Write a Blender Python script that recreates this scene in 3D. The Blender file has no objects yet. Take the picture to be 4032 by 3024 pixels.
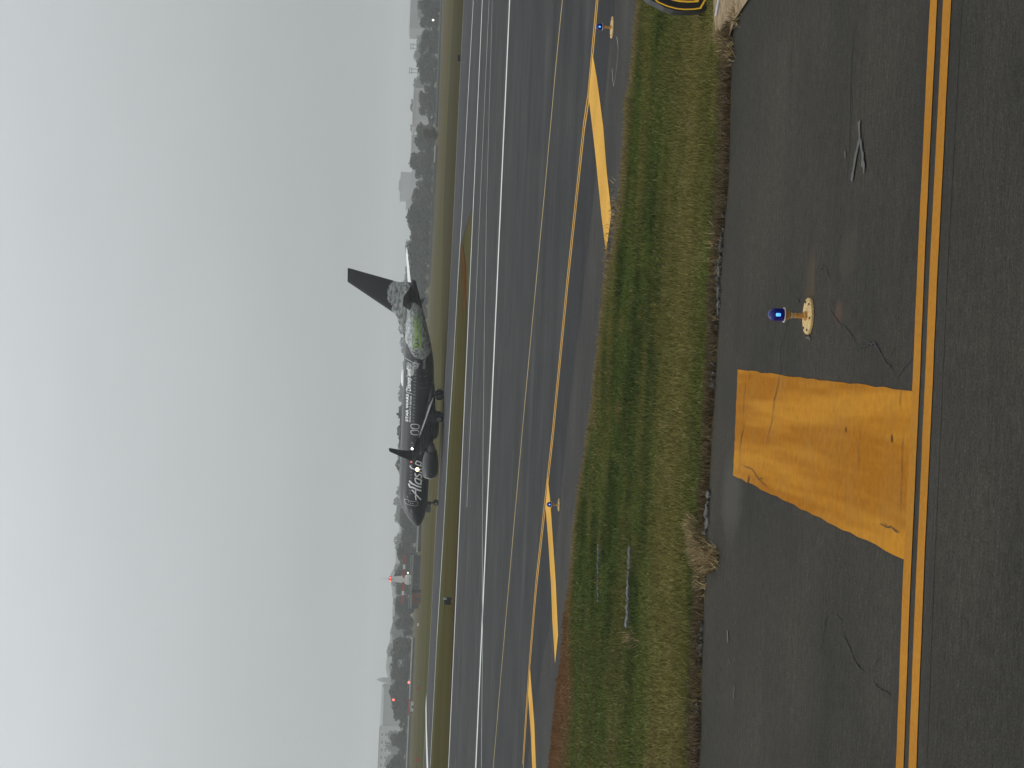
import bpy, bmesh, math, random
import numpy as np
from mathutils import Vector, Matrix

random.seed(7)
RNG = np.random.default_rng(11)
S = bpy.context.scene
COL = S.collection
R = math.radians

# ------------------------------------------------------------------ camera
# The photograph is held on its side: up in the place is left in the picture.
FPX, CAMH, HORV, ROLL = 6419.6, 3.4307, 1648.2, 0.04404      # lens and horizon in photo pixels (4032 x 3024)
PITCH = math.atan((2016 - HORV) / FPX)
FW = Vector((0, math.cos(PITCH), -math.sin(PITCH)))
_r0 = Vector((1, 0, 0)); _u0 = Vector((0, math.sin(PITCH), math.cos(PITCH)))
RT = math.cos(ROLL) * _r0 + math.sin(ROLL) * _u0
UP = -math.sin(ROLL) * _r0 + math.cos(ROLL) * _u0
cd = bpy.data.cameras.new('camera')
cd.sensor_width = 36.0; cd.lens = 36.0 * FPX / 4032.0
cd.clip_start = 0.1; cd.clip_end = 20000
cam = bpy.data.objects.new('camera', cd); COL.objects.link(cam)
CO = Vector((0, 0, CAMH))
m3 = Matrix((-UP, RT, -FW)).transposed()
cam.matrix_world = Matrix.Translation(CO) @ m3.to_4x4()
S.camera = cam

# ------------------------------------------------------------------ sky, sun, exposure
SUN_EL, SUN_AZ = 42.0, -70.0            # veiled sun, to the left
w = bpy.data.worlds.new('World'); S.world = w; w.use_nodes = True
nt = w.node_tree; nt.nodes.clear()
N = nt.nodes.new; L = nt.links.new
out = N('ShaderNodeOutputWorld'); bg = N('ShaderNodeBackground')
sky = N('ShaderNodeTexSky'); sky.sky_type = 'NISHITA'; sky.sun_disc = False
sky.sun_elevation = R(SUN_EL); sky.sun_rotation = R(SUN_AZ)
sky.air_density = 1.0; sky.dust_density = 8.0; sky.ozone_density = 1.0
hs = N('ShaderNodeHueSaturation'); hs.inputs['Saturation'].default_value = 0.25
L(sky.outputs[0], hs.inputs['Color'])
tc = N('ShaderNodeTexCoord'); sx = N('ShaderNodeSeparateXYZ'); L(tc.outputs['Generated'], sx.inputs[0])
mx = N('ShaderNodeMath'); mx.operation = 'MAXIMUM'; mx.inputs[1].default_value = 0; L(sx.outputs['Z'], mx.inputs[0])
grad = N('ShaderNodeMath'); grad.operation = 'MULTIPLY_ADD'           # overcast: zenith three times the horizon
grad.inputs[1].default_value = 2.5; grad.inputs[2].default_value = 1.0; L(mx.outputs[0], grad.inputs[0])
cn = N('ShaderNodeTexNoise'); cn.inputs['Scale'].default_value = 3.6; cn.inputs['Detail'].default_value = 6; cn.inputs['Roughness'].default_value = 0.6
mp = N('ShaderNodeMapping'); mp.inputs['Scale'].default_value = (1, 1, 3.0)
L(tc.outputs['Generated'], mp.inputs[0]); L(mp.outputs[0], cn.inputs['Vector'])
cr = N('ShaderNodeMapRange'); cr.inputs['From Min'].default_value = 0.3; cr.inputs['From Max'].default_value = 0.7; cr.inputs['To Min'].default_value = 0.965; cr.inputs['To Max'].default_value = 1.035
L(cn.outputs['Fac'], cr.inputs['Value'])
_a, _e = R(SUN_AZ), R(SUN_EL)                                        # thin cloud glows a little towards the veiled sun
dp = N('ShaderNodeVectorMath'); dp.operation = 'DOT_PRODUCT'; L(tc.outputs['Generated'], dp.inputs[0])
dp.inputs[1].default_value = (math.sin(_a) * math.cos(_e), math.cos(_a) * math.cos(_e), math.sin(_e))
lb = N('ShaderNodeMath'); lb.operation = 'MULTIPLY_ADD'; lb.inputs[1].default_value = 0.50; lb.inputs[2].default_value = 0.84; L(dp.outputs['Value'], lb.inputs[0])
gl = N('ShaderNodeMath'); gl.operation = 'MULTIPLY'; L(grad.outputs[0], gl.inputs[0]); L(lb.outputs[0], gl.inputs[1])
ml = N('ShaderNodeMath'); ml.operation = 'MULTIPLY'; L(gl.outputs[0], ml.inputs[0]); L(cr.outputs[0], ml.inputs[1])
tint = N('ShaderNodeMix'); tint.data_type = 'RGBA'; tint.blend_type = 'MULTIPLY'; tint.inputs['Factor'].default_value = 1
L(ml.outputs[0], tint.inputs[6]); tint.inputs[7].default_value = (3.58, 3.80, 3.86, 1)
addn = N('ShaderNodeMix'); addn.data_type = 'RGBA'; addn.blend_type = 'ADD'; addn.inputs['Factor'].default_value = 0.05
L(tint.outputs[2], addn.inputs[6]); L(hs.outputs[0], addn.inputs[7])
L(addn.outputs[2], bg.inputs['Color']); bg.inputs['Strength'].default_value = 0.10
L(bg.outputs[0], out.inputs['Surface'])
sd = bpy.data.lights.new('sun', 'SUN'); sd.energy = 0.5; sd.angle = R(25); sd.color = (1, 0.97, 0.92)
sun = bpy.data.objects.new('sun', sd); COL.objects.link(sun)
_az, _el = R(SUN_AZ), R(SUN_EL)
sdir = Vector((math.sin(_az) * math.cos(_el), math.cos(_az) * math.cos(_el), math.sin(_el)))
sun.rotation_euler = (-sdir).to_track_quat('-Z', 'Y').to_euler()
S.view_settings.view_transform = 'Standard'; S.view_settings.look = 'None'
S.view_settings.exposure = 0.0; S.view_settings.gamma = 1.0; S.view_settings.use_curve_mapping = False
S.render.engine = 'CYCLES'
S.cycles.use_denoising = True
S.cycles.max_bounces = 6; S.cycles.volume_bounces = 1; S.cycles.transparent_max_bounces = 8
S.cycles.sample_clamp_indirect = 6.0

# ------------------------------------------------------------------ helpers
def at(x, y, z=0.0):
    """photo pixel -> point on the level z"""
    d = FW + RT * ((1512 - y) / FPX) - UP * ((x - 2016) / FPX)
    t = (z - CO.z) / d.z
    return CO + d * t

def at_depth(x, y, Y):
    d = FW + RT * ((1512 - y) / FPX) - UP * ((x - 2016) / FPX)
    return CO + d * (Y / d.y)

def ground_row(y, Y):
    """photo column-row of the ground at depth Y: returns photo x"""
    p = at_depth(HORV, y, Y)
    q = Vector((p.x, Y, 0)) - CO
    return 2016 - FPX * q.dot(UP) / q.dot(FW)

def tag(o, label=None, cat=None, group=None, kind=None):
    if label: o['label'] = label
    if cat: o['category'] = cat
    if group: o['group'] = group
    if kind: o['kind'] = kind
    return o

def empty(name, loc=(0, 0, 0), rz=0.0):
    o = bpy.data.objects.new(name, None); COL.objects.link(o)
    o.location = loc; o.rotation_euler = (0, 0, rz); o.empty_display_size = 0.3
    return o

def link(name, me, mat=None, parent=None):
    o = bpy.data.objects.new(name, me); COL.objects.link(o)
    if mat is not None and not me.materials: me.materials.append(mat)
    if parent is not None: o.parent = parent
    return o

def mesh(name, V, Fc, mat=None, parent=None, smooth=False):
    me = bpy.data.meshes.new(name)
    me.from_pydata([tuple(v) for v in V], [], [tuple(f) for f in Fc]); me.update()
    if smooth:
        me.polygons.foreach_set('use_smooth', [True] * len(me.polygons))
    return link(name, me, mat, parent)

class MB:
    def __init__(self): self.v = []; self.f = []
    def add(self, V, Fc):
        n = len(self.v); self.v += [tuple(p) for p in V]; self.f += [tuple(i + n for i in f) for f in Fc]; return self
    def box(self, x0, x1, y0, y1, z0, z1):
        V = [(x0, y0, z0), (x1, y0, z0), (x1, y1, z0), (x0, y1, z0), (x0, y0, z1), (x1, y0, z1), (x1, y1, z1), (x0, y1, z1)]
        return self.add(V, [(0, 3, 2, 1), (4, 5, 6, 7), (0, 1, 5, 4), (1, 2, 6, 5), (2, 3, 7, 6), (3, 0, 4, 7)])
    def frustum(self, cx, cy, z0, z1, a0, b0, a1, b1):
        V = [(cx - a0, cy - b0, z0), (cx + a0, cy - b0, z0), (cx + a0, cy + b0, z0), (cx - a0, cy + b0, z0),
             (cx - a1, cy - b1, z1), (cx + a1, cy - b1, z1), (cx + a1, cy + b1, z1), (cx - a1, cy + b1, z1)]
        return self.add(V, [(0, 3, 2, 1), (4, 5, 6, 7), (0, 1, 5, 4), (1, 2, 6, 5), (2, 3, 7, 6), (3, 0, 4, 7)])
    def tube(self, p, q, r0, r1=None, n=10, caps=True):
        r1 = r0 if r1 is None else r1
        p = Vector(p); q = Vector(q); d = (q - p).normalized()
        a = d.orthogonal().normalized(); b = d.cross(a)
        V = []
        for c, r in ((p, r0), (q, r1)):
            for i in range(n):
                t = 2 * math.pi * i / n
                V.append(c + a * (r * math.cos(t)) + b * (r * math.sin(t)))
        Fc = [(i, (i + 1) % n, n + (i + 1) % n, n + i) for i in range(n)]
        if caps: Fc += [tuple(range(n))[::-1], tuple(range(n, 2 * n))]
        return self.add(V, Fc)
    def lathe(self, prof, axis='z', c=(0, 0, 0), n=20, squash=1.0):
        """prof: (distance along the axis, radius)"""
        V = []
        for h, r in prof:
            for i in range(n):
                t = 2 * math.pi * i / n
                a, b = r * math.cos(t), r * math.sin(t)
                if axis == 'z': V.append((c[0] + a, c[1] + b, c[2] + h))
                elif axis == 'x': V.append((c[0] + h, c[1] + a, c[2] + b * squash))
                else: V.append((c[0] + a, c[1] + h, c[2] + b))
        Fc = []
        for k in range(len(prof) - 1):
            for i in range(n):
                j = (i + 1) % n
                Fc.append((k * n + i, k * n + j, (k + 1) * n + j, (k + 1) * n + i))
        Fc.append(tuple(range(n))[::-1]); Fc.append(tuple(range((len(prof) - 1) * n, len(prof) * n)))
        return self.add(V, Fc)
    def loft(self, rings, close=True):
        n = len(rings[0]); V = [p for r in rings for p in r]; Fc = []
        for k in range(len(rings) - 1):
            for i in range(n):
                j = (i + 1) % n
                Fc.append((k * n + i, k * n + j, (k + 1) * n + j, (k + 1) * n + i))
        if close:
            Fc.append(tuple(range(n))[::-1]); Fc.append(tuple(range((len(rings) - 1) * n, len(rings) * n)))
        return self.add(V, Fc)
    def build(self, name, mat=None, parent=None, smooth=False, sharp=None):
        o = mesh(name, self.v, self.f, mat, parent, smooth)
        bm = bmesh.new(); bm.from_mesh(o.data); bmesh.ops.recalc_face_normals(bm, faces=bm.faces); bm.to_mesh(o.data); bm.free()
        if smooth and sharp: o.data.set_sharp_from_angle(angle=R(sharp))
        return o

def bevel(o, wdt, seg=2):
    bm = bmesh.new(); bm.from_mesh(o.data)
    bmesh.ops.bevel(bm, geom=bm.edges[:], offset=wdt, segments=seg, profile=0.6, affect='EDGES')
    bm.to_mesh(o.data); bm.free(); return o

def copy_tree(o, parent=None):
    c = o.copy(); COL.objects.link(c); c.parent = parent
    for ch in list(o.children): copy_tree(ch, c)
    return c

# ------------------------------------------------------------------ materials
def nodes(name):
    m = bpy.data.materials.new(name); m.use_nodes = True
    t = m.node_tree; b = t.nodes['Principled BSDF']
    return m, t, b

def setp(b, **k):
    for a, v in k.items(): b.inputs[a.replace('_', ' ')].default_value = v

def coord(t, scale=(1, 1, 1), which='Object', rot=0.0):
    c = t.nodes.new('ShaderNodeTexCoord'); p = t.nodes.new('ShaderNodeMapping')
    p.inputs['Scale'].default_value = scale; p.inputs['Rotation'].default_value = (0, 0, rot)
    t.links.new(c.outputs[which], p.inputs[0]); return p.outputs[0]

def noise(t, scale, detail=2, rough=0.5, mapscale=(1, 1, 1), rot=0.0):
    n = t.nodes.new('ShaderNodeTexNoise'); n.inputs['Scale'].default_value = scale
    n.inputs['Detail'].default_value = detail; n.inputs['Roughness'].default_value = rough
    t.links.new(coord(t, mapscale, rot=rot), n.inputs['Vector']); return n.outputs['Fac']

def rng(t, v, a, b, lo, hi):
    n = t.nodes.new('ShaderNodeMapRange'); n.inputs['From Min'].default_value = a; n.inputs['From Max'].default_value = b
    n.inputs['To Min'].default_value = lo; n.inputs['To Max'].default_value = hi
    t.links.new(v, n.inputs['Value']); return n.outputs[0]

def mixc(t, f, a, b, mode='MIX'):
    n = t.nodes.new('ShaderNodeMix'); n.data_type = 'RGBA'; n.blend_type = mode
    for i, v in ((0, f), (6, a), (7, b)):
        s = n.inputs[i]
        if hasattr(v, 'node'): t.links.new(v, s)
        elif isinstance(v, (int, float)): s.default_value = v if i == 0 else (v, v, v, 1)
        else: s.default_value = tuple(v) + ((1,) if len(v) == 3 else ())
    return n.outputs[2]

def math_(t, op, a, b=None, c=None):
    n = t.nodes.new('ShaderNodeMath'); n.operation = op
    for s, v in zip(n.inputs, (a, b, c)):
        if v is None: continue
        if hasattr(v, 'node'): t.links.new(v, s)
        else: s.default_value = v
    return n.outputs[0]

def bump(t, b, h, strength=0.3, dist=0.01):
    n = t.nodes.new('ShaderNodeBump'); n.inputs['Strength'].default_value = strength; n.inputs['Distance'].default_value = dist
    t.links.new(h, n.inputs['Height']); t.links.new(n.outputs[0], b.inputs['Normal'])

def plain(name, col, rough=0.6, metal=0.0, var=0.15, scale=3.0, spec=0.5):
    m, t, b = nodes(name); setp(b, Roughness=rough, Metallic=metal, Specular_IOR_Level=spec)
    n = noise(t, scale, 4, 0.6)
    f = rng(t, n, 0.3, 0.7, 1 - var, 1 + var)
    t.links.new(mixc(t, 1.0, col, f, 'MULTIPLY'), b.inputs['Base Color']); return m

def glow(name, col, strength):
    m, t, b = nodes(name); setp(b, Base_Color=(*col, 1), Emission_Color=(*col, 1), Emission_Strength=strength); return m

def asphalt(name, col, warm=(1, 1, 1), rough=0.72, rot=0.0, spk=1.0, streak=1.0, fine=90, sf=(.5, 14, .05, 1.3), stains=(), spec=.3):
    m, t, b = nodes(name)
    a = noise(t, fine, 3, 0.7); s1 = noise(t, 1.0, 4, 0.65, (sf[0], sf[1], 1), rot); s2 = noise(t, 1.0, 4, 0.6, (sf[2], sf[3], 1), rot)
    p = noise(t, 0.35, 5, 0.6); g = noise(t, fine * 0.33, 2, 0.6); q = noise(t, fine * .45, 3, .65, (.35, 1, 1), rot)
    f = rng(t, a, 0.3, 0.72, 1 - 0.42 * spk, 1 + 0.5 * spk)
    f = math_(t, 'MULTIPLY', f, rng(t, q, 0.3, 0.7, 1 - 0.25 * spk, 1 + 0.25 * spk))
    f = math_(t, 'MULTIPLY', f, rng(t, s1, 0.3, 0.7, 1 - 0.14 * streak, 1 + 0.14 * streak))
    f = math_(t, 'MULTIPLY', f, rng(t, s2, 0.3, 0.7, 1 - 0.18 * streak, 1 + 0.18 * streak))
    f = math_(t, 'MULTIPLY', f, rng(t, s2, 0.22, 0.36, 1 - 0.22 * streak, 1))
    f = math_(t, 'MULTIPLY', f, rng(t, p, 0.28, 0.72, 0.74, 1.26))
    f = math_(t, 'MULTIPLY', f, rng(t, g, 0.64, 0.80, 1.0, 1.0 + 0.7 * spk))
    c = mixc(t, rng(t, p, 0.35, 0.65, 0, 1), col, tuple(x * y for x, y in zip(col, warm)))
    c = mixc(t, 1.0, c, f, 'MULTIPLY')
    if stains:
        co = t.nodes.new('ShaderNodeTexCoord'); sp = t.nodes.new('ShaderNodeSeparateXYZ'); t.links.new(co.outputs['Object'], sp.inputs[0])
        wob = math_(t, 'MULTIPLY', math_(t, 'SUBTRACT', noise(t, 5, 4, .7), .5), 1.6)
        for (x0, y0, rx, ry, scol, amt) in stains:
            u = math_(t, 'DIVIDE', math_(t, 'SUBTRACT', sp.outputs['X'], x0), rx); v = math_(t, 'DIVIDE', math_(t, 'SUBTRACT', sp.outputs['Y'], y0), ry)
            d = math_(t, 'ADD', math_(t, 'ADD', math_(t, 'MULTIPLY', u, u), math_(t, 'MULTIPLY', v, v)), wob)
            c = mixc(t, rng(t, d, .2, 1.2, amt, 0), c, scol)
    t.links.new(c, b.inputs['Base Color'])
    t.links.new(rng(t, s2, 0.3, 0.7, rough - 0.07, rough + 0.08), b.inputs['Roughness'])
    setp(b, Specular_IOR_Level=spec)
    bump(t, b, a, 0.35, 0.006); return m

def paint(name, col, under=(0.045, 0.043, 0.04), wear=0.5, rough=0.6, streakdir=(0.6, 5, 1)):
    m, t, b = nodes(name)
    n1 = noise(t, 60, 4, 0.7); n2 = noise(t, 1.3, 5, 0.65, streakdir); n3 = noise(t, 0.9, 3, 0.5)
    f = rng(t, math_(t, 'ADD', math_(t, 'MULTIPLY', n1, 0.55), math_(t, 'MULTIPLY', n2, 0.6)), 0.70, 0.86, 0, wear)
    k = rng(t, n3, 0.3, 0.7, 0.86, 1.12)
    k2 = math_(t, 'MULTIPLY', k, rng(t, noise(t, 25, 3, 0.6), 0.3, 0.7, 0.9, 1.1))
    c = mixc(t, 1.0, col, k2, 'MULTIPLY')
    t.links.new(mixc(t, f, c, under), b.inputs['Base Color'])
    setp(b, Roughness=.85, Specular_IOR_Level=0.03); bump(t, b, n1, 0.2, 0.004); return m

def fieldgrass(name, cols, big=(0.004, 0.05, 1), small=(0.02, 0.5, 1)):
    m, t, b = nodes(name)
    n1 = noise(t, 1.0, 5, 0.6, big); n2 = noise(t, 1.0, 4, 0.65, small); n3 = noise(t, 6.0, 3, 0.7)
    c = mixc(t, rng(t, n1, 0.38, 0.62, 0, 1), cols[0], cols[1])
    c = mixc(t, rng(t, n2, 0.42, 0.72, 0, 0.85), c, cols[2])
    c = mixc(t, 1.0, c, rng(t, n3, 0.3, 0.7, 0.7, 1.3), 'MULTIPLY')
    t.links.new(c, b.inputs['Base Color']); setp(b, Roughness=1.0, Specular_IOR_Level=0.0); return m

M = {}
STAIN = []
for px, py, rx, ry, scol, amt in ((3192, 1105, .30, .16, (.10, .070, .042), .65), (3190, 1050, .5, .14, (.030, .028, .025), .5), (3302, 1238, .12, .14, (.085, .050, .035), .6), (3180, 1235, .22, .3, (.075, .050, .030), .4), (3120, 1290, .3, .2, (.03, .028, .024), .4),
                                  (3340, 1000, .25, .3, (.06, .05, .038), .4), (3450, 1420, .5, .22, (.036, .030, .028), .5), (2880, 1950, .5, .6, (.075, .070, .060), .5), (2870, 1550, .4, .5, (.030, .030, .026), .5)):
    p_ = at(px, py); STAIN.append((p_.x, p_.y, rx, ry, scol, amt))
M['near_asphalt'] = asphalt('near_asphalt', (0.0350, 0.0332, 0.0280), (1.08, 0.98, 0.92), rough=.85, stains=STAIN, fine=60, sf=(.5, 9, .06, 1.1), spk=1.1, streak=.7, spec=.06)
M['dark_asphalt'] = asphalt('dark_asphalt', (0.0285, 0.0285, 0.0288), (1.05, 1, .97), rough=0.74, rot=R(-31), fine=50, streak=2.2, sf=(.05, 1.6, .012, .30), spec=.07)
M['shoulder_asphalt'] = asphalt('shoulder_asphalt', (0.039, 0.0375, 0.035), (1.02, 1, 0.96), rough=.8, rot=R(-31), fine=45, sf=(.08, 2.2, .02, .5), spec=.06)
M['runway_asphalt'] = asphalt('runway_asphalt', (0.037, 0.037, 0.0372), (1.04, 0.99, 0.96), rough=0.75, fine=25, streak=2.0, spk=0.5, sf=(.01, .55, .003, .16), spec=.05)
M['far_asphalt'] = asphalt('far_asphalt', (0.042, 0.041, 0.043), (1.03, 0.98, 0.97), rough=0.75, fine=12, streak=1.5, spk=0.4, sf=(.006, .25, .002, .07), spec=.04)
M['yellow_near'] = paint('yellow_near', (0.335, 0.145, 0.020), wear=0.5)
M['yellow_mid'] = paint('yellow_mid', (0.56, 0.305, 0.062), wear=0.95)
mY, tY, bY = nodes('yellow_block'); M['yellow_block'] = mY      # old layers of paint brushed on in bands, worn and dirty
_n1 = noise(tY, 70, 4, .7); _n2 = noise(tY, 1.0, 3, .6, (2.1, .12, 1), R(-8)); _n3 = noise(tY, 1.6, 5, .65); _n4 = noise(tY, 1.0, 5, .7, (1.2, 7, 1)); _n5 = noise(tY, 12, 4, .7)
_c = mixc(tY, rng(tY, _n2, .44, .56, 0, 1), (.275, .104, .008), (.385, .166, .017))
_c = mixc(tY, rng(tY, _n3, .45, .75, 0, .5), _c, (.27, .135, .030))
_c = mixc(tY, rng(tY, _n4, .60, .78, 0, .55), _c, (.17, .095, .030))
_c = mixc(tY, 1.0, _c, rng(tY, _n5, .3, .7, .86, 1.14), 'MULTIPLY')
_c = mixc(tY, rng(tY, math_(tY, 'ADD', math_(tY, 'MULTIPLY', _n1, .6), math_(tY, 'MULTIPLY', _n4, .5)), .66, .80, 0, .7), _c, (.07, .055, .035))
tY.links.new(_c, bY.inputs['Base Color']); setp(bY, Roughness=.85, Specular_IOR_Level=.03); bump(tY, bY, _n1, .25, .005)
M['yellow_thin'] = paint('yellow_thin', (0.48, 0.36, 0.17), wear=0.45)
M['white_paint'] = paint('white_paint', (0.62, 0.62, 0.58), wear=0.4)
M['faded_white'] = paint('faded_white', (0.30, 0.30, 0.29), wear=0.5)
M['pale_edge'] = paint('pale_edge', (.20, .195, .185), wear=.4)
M['chalk'] = paint('chalk', (0.105, 0.105, 0.102), under=(.042, .039, .033), wear=1.0)
M['crack'] = plain('crack', (0.012, 0.011, 0.010), 0.9, var=0.4, scale=20)
M['tar'] = plain('tar', (0.022, 0.022, 0.022), 0.6, var=0.3, scale=2)
M['broken_edge'] = plain('broken_edge', (0.080, 0.078, 0.072), 0.9, var=0.75, scale=18, spec=.1)
M['soil'] = plain('soil', (0.055, 0.040, 0.026), 0.95, var=0.5, scale=9, spec=.05)
M['sand'] = plain('sand', (0.235, 0.172, 0.108), 0.95, var=0.38, scale=9, spec=.05)
M['field'] = fieldgrass('field', [(0.052, 0.060, 0.020), (0.060, 0.044, 0.022), (0.110, 0.078, 0.036)], (0.0022, 0.016, 1), (0.004, 0.05, 1))
M['median'] = fieldgrass('median', [(0.056, 0.058, 0.015), (0.058, 0.041, 0.017), (0.040, 0.029, 0.014)], (0.006, 0.10, 1), (0.02, .42, 1))
M['brown_field'] = fieldgrass('brown_field', [(0.050, 0.038, 0.018), (0.040, 0.032, 0.016), (0.048, 0.052, 0.018)], (0.0025, 0.02, 1), (0.006, .09, 1))
M['rust_soil'] = plain('rust_soil', (0.085, 0.034, 0.010), 0.95, var=0.5, scale=0.5, spec=.0)

# ------------------------------------------------------------------ ground
def strip(name, near, far, z, mat, parent=None, sub=1):
    """sheet between two ground polylines given as world (x, y)"""
    V = [(p[0], p[1], z) for p in near] + [(p[0], p[1], z) for p in far]
    n = len(near); Fc = [(i, i + 1, n + i + 1, n + i) for i in range(n - 1)]
    return mesh(name, V, Fc, mat, parent)

def poly(name, P, z, mat, parent=None):
    o = mesh(name, [(p[0], p[1], z) for p in P], [tuple(range(len(P)))], mat, parent)
    bm = bmesh.new(); bm.from_mesh(o.data); bmesh.ops.triangulate(bm, faces=bm.faces)
    for f in bm.faces:
        if f.normal.z < 0: f.normal_flip()
    bm.to_mesh(o.data); bm.free(); return o

def G(*pts): return [at(x, y) for x, y in pts]

def extend(P, lo, hi):
    """lengthen a polyline (sorted by x) straight on to x = lo and x = hi"""
    P = sorted(P, key=lambda p: p.x); a, b = P[0], P[1]; c, d = P[-2], P[-1]
    k0 = (b.y - a.y) / (b.x - a.x); k1 = (d.y - c.y) / (d.x - c.x)
    return [Vector((lo, a.y + k0 * (lo - a.x), 0))] + P + [Vector((hi, d.y + k1 * (hi - d.x), 0))]

def yat(P, x):
    for a, b in zip(P, P[1:]):
        if a.x <= x <= b.x: return a.y + (b.y - a.y) * (x - a.x) / (b.x - a.x)
    return P[-1].y

def line(name, P, wdt, z, mat, parent, jit=0.0, taper=False, step=None):
    """painted line or crack along a ground polyline"""
    P = [Vector((p[0], p[1], 0)) for p in P]
    if step:
        Q = []
        for a, b in zip(P, P[1:]):
            n = max(1, int((b - a).length / step))
            Q += [a.lerp(b, i / n) for i in range(n)]
        P = Q + [P[-1]]
    V = []; n = len(P); wk = 0.0
    for i, p in enumerate(P):
        d = (P[min(i + 1, n - 1)] - P[max(i - 1, 0)]).normalized(); s = Vector((-d.y, d.x, 0))
        k = 1.0
        if taper: k = 0.25 + 0.75 * math.sin(math.pi * (i + 0.3) / (n - 0.4)) if n > 2 else 1
        a = wdt / 2 * k + random.uniform(-jit, jit); b = wdt / 2 * k + random.uniform(-jit, jit)
        o = s * random.uniform(-jit, jit) * 0.7
        if taper and n > 3:
            wk = .75 * wk + random.gauss(0, .40) * wdt; o = o + s * wk
            a *= random.uniform(.45, 1.2); b *= random.uniform(.45, 1.2)
        V += [(p.x + o.x - s.x * a, p.y + o.y - s.y * a, z), (p.x + o.x + s.x * b, p.y + o.y + s.y * b, z)]
    Fc = [(2 * i, 2 * i + 2, 2 * i + 3, 2 * i + 1) for i in range(n - 1)]
    return mesh(name, V, Fc, mat, parent)

terr = mesh('terrain', [(-3000, -200, -0.03), (3000, -200, -0.03), (3000, 4000, -0.03), (-3000, 4000, -0.03)], [(0, 1, 2, 3)], M['field'])
tag(terr, 'wide olive and brown airfield grass running out to the trees', kind='structure')

# near taxiway (the photographer's aircraft stands on it)
near_edge = extend(G((2873, 600), (2858, 800), (2836, 1093), (2822, 1400), (2800, 1800), (2778, 2200), (2765, 2600), (2753, 3024)), -45, 17)
near_edge = [p for p in near_edge if not 3.2 < p.x < 16]
near_edge = sorted(near_edge + G((2880, 400), (2884, 160)), key=lambda p: p.x)
tw = strip('taxiway', [(p.x, -30) for p in near_edge], near_edge, 0.0, M['near_asphalt'])
tag(tw, 'dark grey worn asphalt taxiway in front with a double yellow line', kind='structure')
Z1, Z2, Z3 = 0.004, 0.008, 0.012
e0 = G((3667, 0), (3618.5, 1000), (3600, 1450), (3561, 2250), (3532, 3024))
def offset_pts(pts): return extend(G(*pts), -16, 16)
for a, b in ((((3667, 0), (3618.5, 1000), (3599.5, 1450), (3561, 2250), (3532, 3024)), ((3694, 0), (3646, 1000), (3628, 1450), (3590.5, 2250), (3562, 3024))),
             (((3718.5, 0), (3668, 1000), (3648.5, 1450), (3612.5, 2250), (3581.5, 3024)), ((3750, 0), (3699, 1000), (3679, 1450), (3642.5, 2250), (3612, 3024)))):
    A, B = offset_pts(a), offset_pts(b)
    xs = np.linspace(-16, 16, 161)
    ya = [yat(A, x) + random.uniform(-.004, .004) for x in xs]; yb = [yat(B, x) + random.uniform(-.004, .004) for x in xs]
    strip('edge_line', list(zip(xs, yb)), list(zip(xs, ya)), Z2, M['yellow_near'], tw)
# darker sealed band around the double line
bl = offset_pts(((3632, 0), (3588, 1000), (3529, 2250), (3500, 3024))); bh = offset_pts(((3790, 0), (3735, 1000), (3680, 2250), (3650, 3024)))
M['sealed'] = asphalt('sealed', (0.0355, 0.0325, 0.0285), (1, 1, 1), rough=.85, spk=0.9, spec=.06)
strip('sealed_band', bh, bl, Z1 * 0.5, M['sealed'], tw)
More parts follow.
